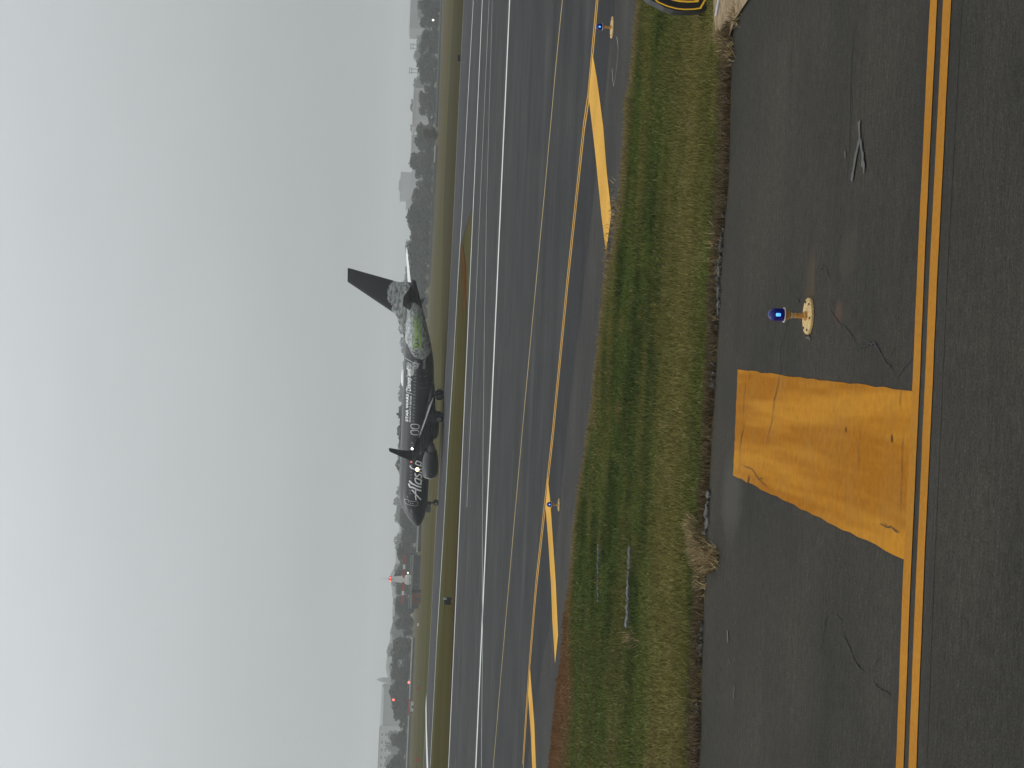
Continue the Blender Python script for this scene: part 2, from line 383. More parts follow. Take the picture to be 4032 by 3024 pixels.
# broad yellow shoulder stripe
C4 = [at(2906, 1455), at(3599, 1541), at(3564, 2204), at(2888, 1872)]
P = []
for i in range(4):
    a, b = C4[i], C4[(i + 1) % 4]; n = 26
    for k in range(n):
        q = a.lerp(b, k / n)
        if 0 < k: q = q + Vector((random.uniform(-.008, .008), random.uniform(-.012, .012), 0)) * (0 if i == 1 else 1)
        P.append(q)
poly('shoulder_stripe', P, Z1, M['yellow_block'], tw)
def z4(*p): return [(2800 + a * .4823, 1450 + b * .4823) for a, b in p]
def z3(*p): return [(2800 + a * .3617, 1050 + b * .3617) for a, b in p]
def z8(*p): return [(2700 + a * .6027, b * .6027) for a, b in p]
def z7(*p): return [(2700 + a * .4364, 2300 + b * .4364) for a, b in p]
CR = [
    ([(3152, 1050), (3145, 1110), (3133, 1170), (3118, 1235), (3098, 1275), (3092, 1330), (3075, 1360), (3073, 1420), (3078, 1450), (3062, 1530)] + z4((520, 260), (505, 420), (480, 520), (450, 650), (430, 840)), .016),
    (z4((297, 15), (290, 120), (275, 260), (265, 430)), .013), (z4((245, 600), (240, 690), (236, 850)), .010),
    (z4((325, 45), (320, 85)), .02), (z4((275, 450), (258, 540), (240, 640)), .045), (z4((318, 885), (302, 950)), .04),
    (z4((1560, 180), (1550, 300)), .012), (z4((1108, 480), (1110, 520)), .02), (z4((1486, 545), (1485, 605)), .03),
    (z4((1240, 480), (1218, 600), (1216, 720), (1222, 890)), .008), (z4((1600, 480), (1570, 640), (1560, 1100), (1556, 1430)), .008),
    (z4((250, 785), (345, 830), (400, 910), (440, 940), (490, 1000)), .010), (z4((400, 905), (430, 895)), .012),
    (z4((1390, 1265), (1430, 1290), (1480, 1290), (1545, 1340)), .012), (z4((1435, 1265), (1440, 1300)), .012),
    (z3((1290, 470), (1350, 530), (1440, 640), (1480, 660), (1540, 770), (1600, 900), (1612, 975)), .022),
    (z3((1610, 910), (1680, 880), (1740, 830), (1800, 880), (1880, 990), (1950, 1100), (2022, 1212)), .024),
    (z3((2022, 1212), (2080, 1140), (2200, 980)), .016), (z3((1180, 50), (1225, 5), (1260, 20), (1300, 130)), .016),
    (z3((935, 360), (970, 380)), .02), (z3((1950, 1000), (1990, 900)), .012),
    (z8((1100, 0), (1108, 140), (1085, 380), (1080, 560), (1078, 760), (1065, 1050), (1055, 1200), (1040, 1300), (1000, 1390)), .014),
    (z8((978, 1100), (970, 1250), (965, 1400), (945, 1580)), .016), (z8((690, 0), (690, 330), (680, 480), (684, 700)), .011),
    (z8((345, 920), (345, 1030)), .02), (z8((1185, 1200), (1182, 1400)), .008), (z8((620, 1100), (625, 1500)), .008),
    (z7((1300, 250), (1260, 320), (1245, 430), (1235, 520), (1200, 570)), .016), (z7((1300, 250), (1380, 300), (1420, 340)), .012),
    (z7((1370, 480), (1440, 510), (1490, 580), (1530, 690), (1580, 780), (1680, 810)), .02),
    (z7((1680, 810), (1690, 860), (1740, 950), (1800, 1000), (1860, 1020)), .018), (z7((1685, 800), (1710, 740), (1760, 660)), .014),
    (z7((700, 1300), (705, 1659)), .010), (z7((740, 870), (752, 640)), .010), (z7((435, 1040), (440, 1140)), .010),
    (z7((335, 1350), (335, 1500)), .012), (z7((470, 260), (475, 370)), .012),
]
for pts, wd in CR:
    line('crack', G(*pts), wd * (.9 if wd < .03 else .75), Z3, M['crack'], tw, jit=wd * 0.22, taper=True, step=0.05)
line('chalk_mark', G(*z8((1143, 790), (1140, 900), (1112, 1050), (1093, 1185))), .055, Z3, M['chalk'], tw, jit=.02, step=.04)
line('chalk_mark', G(*z8((1150, 925), (1165, 1020), (1176, 1130))), .05, Z3 + .004, M['chalk'], tw, jit=.02, step=.04)
for pts, wd in ((z7((385, 420), (390, 520)), .06), (z7((448, 925), (440, 1030)), .025), (z7((400, 680), (405, 720)), .02), (z8((1047, 985), (1051, 1030)), .03)):
    line('scuff_mark', G(*pts), wd, Z3, M['chalk'], tw, jit=.004, taper=True)
# broken pale lip of old pavement
def lip(pts):
    V = []; Fc = []; P = []
    for (x0, y0, w0), (x1, y1, w1) in zip(pts, pts[1:]):
        n = max(2, int(abs(y1 - y0) / 12))
        for k in range(n):
            f = k / n; P.append((x0 + (x1 - x0) * f, y0 + (y1 - y0) * f, w0 + (w1 - w0) * f))
    for x, y, wd in P:
        j = random.uniform(-3, 3); k = random.uniform(-4, 3); wd = wd * random.uniform(.35, 1.1)
        a = at(x - wd / 2 + j, y); b = at(x + wd / 2 + k, y); h = random.uniform(.02, .05)
        V += [(a.x, a.y, -.02), (a.x, a.y, h), (b.x, b.y, h * .8), (b.x, b.y, .001)]
    for i in range(len(P) - 1):
        for c in range(3): Fc.append((4 * i + c, 4 * i + 4 + c, 4 * i + 5 + c, 4 * i + 1 + c))
    return mesh('broken_edge', V, Fc, M['broken_edge'], tw)
lip([(2884, 145, 5), (2875, 200, 5), (2869, 253, 5), (2866, 362, 7), (2863, 470, 6), (2860, 600, 7), (2856, 700, 14), (2848, 850, 18), (2838, 1000, 18),
     (2832, 1093, 22), (2826, 1200, 20), (2818, 1280, 18), (2808, 1400, 16), (2812, 1480, 20), (2812, 1545, 8)])
lip([(2797, 1930, 4), (2792, 1990, 10), (2787, 2060, 14), (2780, 2120, 10)])
lip([(2768, 2430, 8), (2766, 2500, 10), (2762, 2560, 9), (2756, 2640, 4)]); lip([(2754, 2750, 4), (2752, 2830, 7), (2749, 2900, 9), (2745, 3024, 8), (2743, 3200, 6)])

# connecting taxiway across the middle, its shoulder, runway, the taxiway the airliner rolls on
far_edge = extend(G((2522, 0), (2500, 240), (2472, 420), (2461, 650), (2445, 830), (2420, 1000), (2388, 1100), (2330, 1650), (2300, 1830), (2275, 2000), (2262, 2130), (2248, 2300), (2225, 2440), (2212, 2620), (2190, 2780), (2168, 3024)), -75, 13)
far_edge += [Vector((40, 5, 0))]
seam = extend(G((2422, 0), (2401, 181), (2384, 344), (2374, 452), (2343, 717), (2301, 1093), (2231, 1700), (2203, 2000), (2161, 2488), (2135, 2605), (2116, 2736), (2075, 3024)), -80, 14)
seam += [Vector((42, 11, 0))]
edge = extend(G((2352, 0), (2317, 385), (2300, 500), (2236, 1100), (2178, 1700), (2145, 2000), (2112, 2300), (2087, 2600), (2078, 2730), (2059, 3024)), -85, 16)
edge += [Vector((44, 15, 0))]
xs = np.linspace(-75, 40, 116)
sh = strip('taxiway_shoulder', [(x, yat(far_edge, x)) for x in xs], [(x, yat(seam, x)) for x in xs], 0.0, M['shoulder_asphalt'])
tag(sh, 'lighter grey asphalt shoulder between the grass strip and the taxiway', kind='structure')
ct = strip('crossing_taxiway', [(x, yat(seam, x)) for x in xs], [(x, 72.0 if yat(seam, x) < 70 else yat(seam, x) + 2) for x in xs], 0.0, M['dark_asphalt'])
tag(ct, 'dark asphalt taxiway cutting across towards the runway', kind='structure')
M['dark_band'] = asphalt('dark_band', (0.024, 0.024, 0.0255), (1, 1, 1), rough=.78, rot=R(-31), fine=45, sf=(.08, 2.2, .02, .5), spec=.06)
strip('sealed_band', [(x, yat(seam, x)) for x in xs], [(x, yat(edge, x) - .1 - .25 * math.sin(x * .35)) for x in xs], Z1 * .5, M['dark_band'], ct)
line('seam', seam[1:-1], .05, Z1, M['crack'], ct, jit=.01, step=.8)
for off in (-.17, .17):
    line('edge_line', [p + Vector((.5 * off, .86 * off, 0)) for p in edge[1:-1]], .15, Z1, M['yellow_mid'], ct, jit=.006, step=1.0)
for pts in ([(2334, 208), (2352, 310), (2377, 500), (2391, 680), (2409, 840), (2405, 870), (2388, 998), (2370, 850), (2345, 600), (2324, 420), (2318, 385)],
            [(2158, 1878), (2168, 1975), (2180, 2150), (2190, 2300), (2199, 2500), (2187, 2612), (2176, 2440), (2171, 2300), (2158, 2100), (2149, 1990)],
            [(2087, 2620), (2105, 2850), (2112, 3024), (2114, 3060), (2105, 3190), (2097, 3024), (2092, 2900), (2080, 2725)]):
    poly('shoulder_stripe', G(*pts), Z2, M['yellow_mid'], ct)
line('shoulder_scratch', G((2429, 145), (2433, 170), (2435, 195), (2430, 250), (2424, 300), (2417, 340)), .035, Z1, M['faded_white'], sh, jit=.01, step=.4)
line('shoulder_scratch', G((2411, 270), (2413, 310), (2417, 340)), .03, Z1, M['faded_white'], sh, jit=.01)
for pts in ([(2243, 1700), (2228, 1860), (2226, 1980), (2250, 2030)], [(2250, 1960), (2249, 2030)], [(2232, 2240), (2228, 2300)], [(2158, 2500), (2166, 2650), (2152, 2830)], [(2346, 850), (2338, 1000)],
            [(2108, 1800), (2092, 2100), (2040, 2600), (2025, 2800)], [(2115, 1700), (2095, 1980)]):
    line('crack', G(*pts), .05, Z1, M['crack'], sh, jit=.015, taper=True, step=.6)
thin = extend(G((2215, 0), (2190, 250), (2150, 700), (2075, 1500), (2030, 2000), (1985, 2520), (1942, 3024)), -45, 16)
line('centre_line', thin, .16, Z1, M['yellow_thin'], ct, jit=.01, step=2)

rw = mesh('runway', [(-420, 72, 0), (420, 72, 0), (420, 121.5, 0), (-420, 121.5, 0)], [(0, 1, 2, 3)], M['runway_asphalt'])
tag(rw, 'wide grey asphalt runway crossing the picture with thin white edge lines', kind='structure')
line('edge_line', [(-420, 76.5), (420, 74.4)], 1.0, Z1, M['white_paint'], rw)
line('edge_line', [(-420, 119.0), (420, 119.8)], 1.15, Z1, M['white_paint'], rw)
line('lead_line', G((1939, 0), (1916, 820), (1908, 1300), (1903, 1700), (1900, 2100), (1900, 2350), (1901, 2520), (1898, 2800), (1896, 3024)), .40, Z2, M['faded_white'], rw, step=4)
line('runway_line', [(-200, 104.3), (-24, 104.2)], .15, Z1, M['faded_white'], rw); line('runway_line', [(24.5, 104.4), (-8, 104.2)], .7, Z1, M['faded_white'], rw)
line('runway_line', [(24.5, 104.4), (200, 104.4)], .7, Z1, M['faded_white'], rw)

A_near = extend(G((1864, 0), (1842, 400), (1820, 820), (1802, 1120), (1786, 1420), (1764, 1770), (1745, 2120), (1720, 2520), (1694, 3024)), -260, 230)
A_far = extend(G((1826, 0), (1806, 410), (1787, 820), (1772, 1120), (1758, 1420), (1736, 1770), (1714, 2100), (1693, 2520), (1666, 3024)), -260, 230)
pt = strip('parallel_taxiway', A_near, A_far, 0.0, M['far_asphalt'])
tag(pt, 'narrow grey taxiway under the black airliner', kind='structure')
line('edge_line', A_near[1:-1], 1.3, Z1, M['white_paint'], pt); line('edge_line', [p + Vector((0, -.8, 0)) for p in A_far[1:-1]], 2.0, Z1, M['pale_edge'], pt)
line('edge_line', G((1677, 2760), (1679, 2900), (1683, 3024), (1690, 3200)), 2.6, Z2, M['white_paint'], pt)
apex = at(1818, 950)
xs2 = np.linspace(apex.x, 230, 40)
jn = strip('runway_junction', [(x, 121.5) for x in xs2], [(x, yat(A_near, x)) for x in xs2], 0.0, M['far_asphalt'])
tag(jn, 'grey asphalt joining the runway to the far taxiway on the right', kind='structure')
mn = G((1818, 950), (1836, 1120), (1838, 1420), (1816, 1770), (1800, 2120), (1782, 2520), (1764, 3024))
mf = G((1817, 950), (1806, 1120), (1798, 1420), (1777, 1770), (1758, 2120), (1735, 2520), (1702, 3024))
xs3 = np.linspace(-210, apex.x, 60); mnE = extend(mn, -215, apex.x + 1); mfE = extend(mf, -215, apex.x + 1)
md = strip('grass_median', [(x, max(121.5, yat(mnE, x))) for x in xs3], [(x, min(yat(A_near, x) - .5, max(122, yat(mfE, x)))) for x in xs3], 0.006, M['median'])
tag(md, 'strip of brown and green grass between runway and far taxiway', kind='structure')
poly('bare_soil', G((1819, 958), (1829, 1010), (1834, 1060), (1834, 1150), (1829, 1220), (1826, 1260), (1821, 1230), (1822, 1150), (1820, 1060)), 0.012, M['rust_soil'], md)
# darker worn grass strip along the far taxiway on the right
bf_ = strip('brown_grass', [(x, yat(A_far, x) + .5) for x in np.linspace(-20, 230, 50)], [(x, yat(A_far, x) + 4 + 115 * min(1, max(0, (x + 20) / 60)) + 14 * math.sin(x * .05)) for x in np.linspace(-20, 230, 50)], -0.01, M['brown_field'])
tag(bf_, 'belt of darker brown grass beyond the far taxiway on the right', kind='structure')

# ------------------------------------------------------------------ near grass strip
def vnoise(x, y, seed=0):
    xi = np.floor(x).astype(np.int64); yi = np.floor(y).astype(np.int64); xf = x - xi; yf = y - yi
    u = xf * xf * (3 - 2 * xf); v = yf * yf * (3 - 2 * yf)
    def h(a, b):
        k = (a * 374761393 + b * 668265263 + seed * 974711) & 0x7fffffff
        k = ((k ^ (k >> 13)) * 1274126177) & 0x7fffffff
        return ((k ^ (k >> 16)) & 0xffff) / 65535.0
    return (h(xi, yi) * (1 - u) + h(xi + 1, yi) * u) * (1 - v) + (h(xi, yi + 1) * (1 - u) + h(xi + 1, yi + 1) * u) * v
def fbm(x, y, seed=0): return (vnoise(x, y, seed) + .5 * vnoise(2 * x, 2 * y, seed + 1) + .25 * vnoise(4 * x, 4 * y, seed + 2)) / 1.75

nx = np.array([p.x for p in near_edge]); ny = np.array([p.y for p in near_edge])
fx = np.array([p.x for p in far_edge]); fy = np.array([p.y for p in far_edge])
GREEN = np.array([.078, .104, .019]); DGREEN = np.array([.052, .076, .013]); OLIVE = np.array([.165, .148, .040]); TAN = np.array([.30, .235, .10])
BROWN = np.array([.13, .092, .048]); RED = np.array([.185, .095, .040])
def lerp(a, b, f): f = np.clip(f, 0, 1)[:, None]; return a * (1 - f) + b * f
def sward(x, y):
    """what grows at (x, y): colour and height"""
    a = np.interp(x, nx, ny); b = np.interp(x, fx, fy); t = (y - a) / np.maximum(b - a, .5); dn = y - a; df = b - y
    n1 = fbm(x * .22, y * .9, 3); n2 = fbm(x * 1.1, y * 1.6, 9); n3 = fbm(x * .18, y * 1.1, 21); n4 = fbm(x * 4, y * 4, 31)
    c = lerp(np.tile(GREEN * 1.05, (len(x), 1)), DGREEN * .9, (n2 - .38) * 3.6); n5 = fbm(x * 2.6, y * 2.2, 41)
    c = lerp(c, OLIVE * .9, (n5 - .62) * 4.0)
    c = lerp(c, OLIVE, (n1 - .50) * 3.2)
    band = np.exp(-((dn - 2.6 - .9 * (n3 - .5)) / 1.5) ** 2)                     # the paler mown belt
    c = lerp(c, OLIVE * 1.05, band * (.55 + .9 * n3)); c = lerp(c, TAN * .8, band * (n4 - .45) * 2.2 * np.clip(n3 + .2, 0, 1))
    left = np.clip((-x - 3.5) / 3.0, 0, 1)
    c = lerp(c, OLIVE * .95, left * (n2 - .35) * 1.8); c = lerp(c, BROWN * 1.3, left * (n1 - .55) * 3)
    c = lerp(c, BROWN * .85, (1 - dn / (.12 + 1.05 * n1)) * 1.8)                       # dead growth along the pavement
    wR = .25 + 1.0 * left * (1 + n3)
    c = lerp(c, TAN * .75, (1 - df / (.55 + .8 * n1)) * 1.1); c = lerp(c, RED, left * (1 - df / (wR * 2.2)) * 1.8)
    h = .034 + .045 * n2 + .05 * np.clip(n5 - .55, 0, 1) * 2 + .03 * np.exp(-(dn / .5) ** 2)
    return c, h, t
nb = 430000
X = np.where(RNG.random(nb) < .83, RNG.uniform(-10.5, 8.0, nb), RNG.uniform(-26, 12.5, nb))
a = np.interp(X, nx, ny) + .10 - .20 * fbm(X * 1.3, X * 0 + 5, 77); b = np.interp(X, fx, fy) + .10 + .22 * fbm(X * 1.5, X * 0 + 2, 78)
Yb = a + (b - a) * RNG.random(nb) ** 1.15
pad = at(2890, 40)                                             # keep the sandy corner free
keep = (b > a + .3) & ~((X > at(2850, 120).x) & (Yb < at(2815, 20).y) & (Yb < 18.4 + (X - 4.05) * 4.5))
thinout = fbm(X * 2.5, Yb * 2.5, 55); keep &= (RNG.random(nb) < .35 + 1.1 * thinout)
X = X[keep]; Yb = Yb[keep]; nb = len(X)
colr, hgt, tt = sward(X, Yb)
colr = colr * RNG.uniform(.78, 1.22, (nb, 1)); dry = RNG.random(nb) < .02; colr[dry] = TAN * RNG.uniform(.7, 1.15, (dry.sum(), 1))
hgt = hgt * RNG.uniform(.55, 1.35, nb); ang = RNG.uniform(0, 2 * np.pi, nb); wd = RNG.uniform(.006, .013, nb); lean = RNG.uniform(.1, .9, nb) * hgt; la = RNG.uniform(0, 2 * np.pi, nb)
Vg = np.empty((nb, 3, 3), np.float32)
Vg[:, 0] = np.stack([X - wd * np.cos(ang), Yb - wd * np.sin(ang), np.full(nb, .0)], 1)
Vg[:, 1] = np.stack([X + wd * np.cos(ang), Yb + wd * np.sin(ang), np.full(nb, .0)], 1)
Vg[:, 2] = np.stack([X + lean * np.cos(la), Yb + lean * np.sin(la), hgt + .01], 1)
me = bpy.data.meshes.new('grass'); me.vertices.add(nb * 3); me.vertices.foreach_set('co', Vg.reshape(-1))
me.loops.add(nb * 3); me.loops.foreach_set('vertex_index', np.arange(nb * 3, dtype=np.int32))
me.polygons.add(nb); me.polygons.foreach_set('loop_start', np.arange(0, nb * 3, 3, dtype=np.int32)); me.polygons.foreach_set('loop_total', np.full(nb, 3, np.int32))
me.update()
at_ = me.color_attributes.new('tint', 'FLOAT_COLOR', 'POINT')
cc = np.ones((nb, 3, 4), np.float32); cc[:, :, :3] = colr[:, None, :]
at_.data.foreach_set('color', cc.reshape(-1))
mg, t, bq = nodes('grass_blade'); an = t.nodes.new('ShaderNodeVertexColor'); an.layer_name = 'tint'
t.links.new(mixc(t, 1.0, an.outputs[0], rng(t, noise(t, 30, 2), .3, .7, .85, 1.15), 'MULTIPLY'), bq.inputs['Base Color']); setp(bq, Roughness=.75, Specular_IOR_Level=.2)
gr = link('grass', me, mg); tag(gr, 'short patchy green and straw grass on the strip between taxiways', 'grass', kind='stuff')
# soil sheet under the blades
gx = np.linspace(-70, 16.5, 500); rows = 34; V = []; Fc = []; cs = []
for i, x in enumerate(gx):
    a0 = np.interp(x, nx, ny); b0 = np.interp(x, fx, fy)
    for j in range(rows):
        V.append((x, a0 - .01 + (max(b0 - a0, .02) + .02) * j / (rows - 1), .012 if 0 < j < rows - 1 else -.012))
for i in range(len(gx) - 1):
    for j in range(rows - 1): Fc.append((i * rows + j, (i + 1) * rows + j, (i + 1) * rows + j + 1, i * rows + j + 1))
va = np.array(V); cg, _, _ = sward(va[:, 0], va[:, 1])
ms, t, bq = nodes('sward'); an = t.nodes.new('ShaderNodeVertexColor'); an.layer_name = 'tint'
t.links.new(mixc(t, 1.0, an.outputs[0], rng(t, noise(t, 14, 5, .75), .3, .7, .45, 1.35), 'MULTIPLY'), bq.inputs['Base Color']); setp(bq, Roughness=.95, Specular_IOR_Level=.1)
gs = mesh('grass_strip', V, Fc, ms); ca = gs.data.color_attributes.new('tint', 'FLOAT_COLOR', 'POINT')
cq = np.ones((len(V), 4), np.float32); cq[:, :3] = cg * .75; ca.data.foreach_set('color', cq.reshape(-1))
tag(gs, 'earth under the grass strip between the two taxiways', kind='structure')
# straw tufts spilling on to the pavement
def tufts(name, spots, label):
    V = []; Fc = []
    for (px, py, rx, ry, n) in spots:
        for _ in range(n):
            p = at(px + random.gauss(0, rx), py + random.gauss(0, ry)); h = random.uniform(.04, .15); a1 = random.uniform(0, 6.3); k = len(V)
            dx, dy = .009 * math.cos(a1), .009 * math.sin(a1); l2 = random.uniform(0, 6.3); le = random.uniform(.3, 1.3) * h
            V += [(p.x - dx, p.y - dy, .002), (p.x + dx, p.y + dy, .002), (p.x + le * math.cos(l2), p.y + le * math.sin(l2) - .03, h)]; Fc.append((k, k + 1, k + 2))
    o = mesh(name, V, Fc, M['straw']); tag(o, label, 'dry grass', kind='stuff'); return o
M['straw'] = plain('straw', (.30, .225, .12), .9, var=.5, scale=25, spec=.1)
tufts('dry_grass', [(2735, 2075, 7, 22, 420), (2746, 2130, 9, 28, 700), (2768, 2180, 12, 22, 800), (2795, 2215, 13, 18, 420), (2815, 2195, 9, 20, 160), (2765, 2280, 9, 30, 220), (2830, 980, 6, 50, 160),
                    (2500, 2520, 12, 18, 120), (2480, 2500, 8, 8, 60), (2420, 870, 4, 60, 150), (2398, 1040, 4, 60, 220), (2355, 1650, 5, 120, 200)], 'tuft of pale straw lying over the pavement edge')
tufts('dry_grass', [(2866, 170, 12, 20, 200), (2845, 140, 9, 12, 120), (2900, 70, 8, 22, 70), (2880, 215, 8, 18, 90)], 'straw fringe round the sandy corner below the dark sign')
# sandy corner
sp = poly('sand_patch', G((2818, -200), (2818, 0), (2820, 60), (2826, 110), (2815, 160), (2840, 175), (2862, 210), (2880, 150), (2905, 75), (2955, 0), (3000, -200)), .03, M['sand'])
tag(sp, 'bare sandy corner at the pavement edge below the black and yellow sign', kind='structure')
# half-buried concrete strips
M['old_concrete'] = plain('old_concrete', (.10, .10, .10), .9, var=.6, scale=5, spec=.05)
for (x0, y0, x1, y1, wd, lb) in ((2366, 2145, 2366, 2368, .14, 'thin half-buried concrete strip in the grass nearer the runway'), (2492, 2155, 2478, 2470, .30, 'wider half-buried concrete strip in the middle of the grass')):
    a1, b1 = at(x0, y0), at(x1, y1); mb = MB(); d = (b1 - a1).normalized(); s = Vector((-d.y, d.x, 0)) * wd / 2
    n = 40; Vv = []
    for i in range(n + 1):
        p = a1.lerp(b1, i / n); k = 1 - .5 * random.random(); h = .064 + random.uniform(-.014, .008)
        Vv.append([p - s * k + Vector((0, 0, -.02)), p - s * k + Vector((0, 0, h)), p + s * k + Vector((0, 0, h)), p + s * k + Vector((0, 0, -.02))])
    mb.loft(Vv); o = mb.build('concrete_strip', M['old_concrete']); tag(o, lb, 'concrete strip')

# ------------------------------------------------------------------ taxiway edge lights
M['blue_glass'], t, b = nodes('blue_glass'); setp(b, Base_Color=(.006, .009, .10, 1), Roughness=.15, Specular_IOR_Level=.3, Emission_Color=(.01, .02, .5, 1), Emission_Strength=.05)
M['blue_lamp'] = glow('blue_lamp', (.08, .35, 1.0), 1.5)
M['rusty_yellow'] = plain('rusty_yellow', (.40, .20, .045), .75, var=.5, scale=60)
M['plate_yellow'] = plain('plate_yellow', (.50, .335, .135), .75, var=.4, scale=40)
M['clamp'] = plain('clamp', (.5, .47, .43), .5, .3, var=.2)
M['bolt'] = plain('bolt', (.04, .035, .03), .7)
def edge_light(px, py, H, D, label, core=None):
    p = at(px, py); o = empty('taxiway_light', (p.x, p.y, .004)); tag(o, label, 'taxiway light', 'blue lights along the taxiway edges')
    r = D / 2
    MB().lathe([(0, r), (.018, r), (.026, r * .96), (.028, .05)], n=36).build('base_plate', M['plate_yellow'], o, True, 35)
    for k in range(6):
        t_ = k * math.pi / 3 + .35; MB().lathe([(.024, .011), (.034, .011), (.037, .006)], c=(r * .82 * math.cos(t_), r * .82 * math.sin(t_), 0), n=6).build('bolt', M['bolt'], o)
    MB().lathe([(.026, .042), (.05, .040), (.055, .024), (.30 * H, .022), (.34 * H, .026), (.36 * H, .022), (.42 * H, .022)], n=16).build('stem', M['rusty_yellow'], o, True, 40)
    MB().lathe([(.42 * H, .025), (.46 * H, .026)], n=16).build('clamp', M['clamp'], o, True, 40)
    MB().lathe([(.46 * H, .028), (.50 * H, .038), (.55 * H, .040), (.57 * H, .050), (.60 * H, .052)], n=18).build('lamp_housing', M['rusty_yellow'], o, True, 40)
    MB().lathe([(.60 * H, .066), (.61 * H, .068), (.625 * H, .066)], n=24).build('lens_ring', M['clamp'], o, True, 40)
    lens = MB().lathe([(.625 * H, .056), (.70 * H, .058), (.85 * H, .056), (.92 * H, .050), (.97 * H, .034), (1.0 * H, .008)], n=24).build('lens', M['blue_glass'], o, True, 60)
    d = (CO - Vector((p.x, p.y, .75 * H))).normalized(); side = Vector((-d.y, d.x, 0)).normalized()
    c = Vector((0, 0, .76 * H)) + Vector((d.x, d.y, 0)) * .047
    MB().lathe([(-.05 * H, .004), (-.03 * H, .017), (.07 * H, .017), (.09 * H, .004)], c=tuple(c), n=10).build('lamp', M['blue_lamp'], lens, True)
    return o
edge_light(3189, 1245, .372, .325, 'nearest blue taxiway light on a round tan base plate on dark asphalt')
edge_light(2203, 1988, .30, .30, 'blue taxiway light standing before the pointed yellow stripe')
edge_light(2413, 108, .325, .42, 'blue taxiway light on a rusty stem on the shoulder beyond the black sign')
for px, py, r_ in ((3188, 1328, .02), (3193, 1334, .016), (3181, 1330, .014)):
    p = at(px, py); o = MB().lathe([(0, r_), (.012, r_ * .8), (.018, r_ * .3)], c=(p.x, p.y, .002), n=7).build('stone', M['old_concrete'], None, True); tag(o, 'small pale stone beside the plate of the nearest blue light', 'stone', 'stones beside the nearest light')

# ------------------------------------------------------------------ black and yellow taxiway sign at the upper corner
M['sign_black'] = plain('sign_black', (.012, .012, .013), .45, var=.2)
M['sign_face'] = plain('sign_face', (.016, .016, .016), .4, var=.2)
M['sign_yellow'], t, b = nodes('sign_yellow'); setp(b, Base_Color=(.80, .46, .03, 1), Roughness=.45, Emission_Color=(.9, .5, .03, 1), Emission_Strength=.12)
SY = 20.25
so = empty('taxiway_sign', (at(2800, -30).x, SY, 0)); tag(so, 'black taxiway sign with a yellow border standing in the grass beside the sandy corner', 'sign')
def zs(p): return [(2540 + a * .18988, b * .18988) for a, b in p]
OUT = zs([(1345, -60), (1345, 40), (1295, 168), (1200, 212), (1000, 237), (800, 242), (600, 217), (400, 152), (240, 62), (110, 0), (30, -60)])
BOR = zs([(1290, -60), (1262, 0), (1160, 185), (1000, 206), (830, 212), (640, 192), (450, 140), (245, 52), (200, 0), (150, -60)])
INN = zs([(1245, -60), (1222, 0), (1128, 160), (1000, 178), (830, 184), (650, 166), (470, 118), (280, 36), (240, 0), (190, -60)])
def sgn(P, Y, extra=()): return [at_depth(x, y, Y) - so.location for x, y in P]
def full(P, Y):
    q = sgn(P, Y); w_ = 1.0                          # carry the panel on to the right, beyond the frame
    return q + [Vector((v.x + (w_ - (v.x - q[0].x)) * 2 * .5 + .0, v.y, v.z)) for v in (q[-1], q[0])]
def prism(P, d0, d1):
    n = len(P); V = [(p.x, p.y + d0, p.z) for p in P] + [(p.x, p.y + d1, p.z) for p in P]
    return V, [tuple(range(n)), tuple(range(n, 2 * n))[::-1]] + [(i, n + i, n + (i + 1) % n, (i + 1) % n) for i in range(n)]
mesh('cabinet', *prism(full(OUT, SY), 0, .22), M['sign_black'], so)
b_, i_ = sgn(BOR, SY), sgn(INN, SY)
nB = len(b_); V = [(p.x, p.y - .006, p.z) for p in b_] + [(p.x, p.y - .006, p.z) for p in i_]
mesh('border', V, [(k, k + 1, nB + k + 1, nB + k) for k in range(nB - 1)], M['sign_yellow'], so)
rb = [Vector((v.x + .95, v.y, v.z)) for v in (b_[0], i_[0], i_[-1], b_[-1])]
for (p, q) in ((b_[0], i_[0]), (i_[-1], b_[-1])):
    mesh('border', [(p.x, p.y - .006, p.z), (q.x, q.y - .006, q.z), (q.x + .8, q.y - .006, q.z), (p.x + .8, p.y - .006, p.z)], [(0, 1, 2, 3)], M['sign_yellow'], so)
mesh('face', *prism(full(INN, SY), -.003, -.001), M['sign_face'], so)
st = sgn(zs([(1118, -10), (1112, 28), (1095, 48), (900, 56), (700, 44), (560, 8), (420, -50), (520, -60), (640, -12), (760, 12), (900, 20), (1000, 18), (1060, -2)]), SY)
mesh('lettering', *prism(st, -.010, -.004), M['sign_yellow'], so)
for px in (2800,):
    for dx in (.12, .85):
        MB().tube((dx, .11, -.02), (dx, .11, .14), .03).build('leg', M['sign_black'], so)
# pale pipe by the sandy corner
a1, b1 = at_depth(2820, 62, 18.85), at_depth(2838, -40, 18.75)
M['pvc'] = plain('pvc', (.46, .46, .48), .5, var=.15)
pp = MB().tube(a1, b1, .017, n=12); o = pp.build('pipe', M['pvc'], None, True, 40); tag(o, 'short pale grey pipe lying on the sandy corner below the black sign', 'pipe')

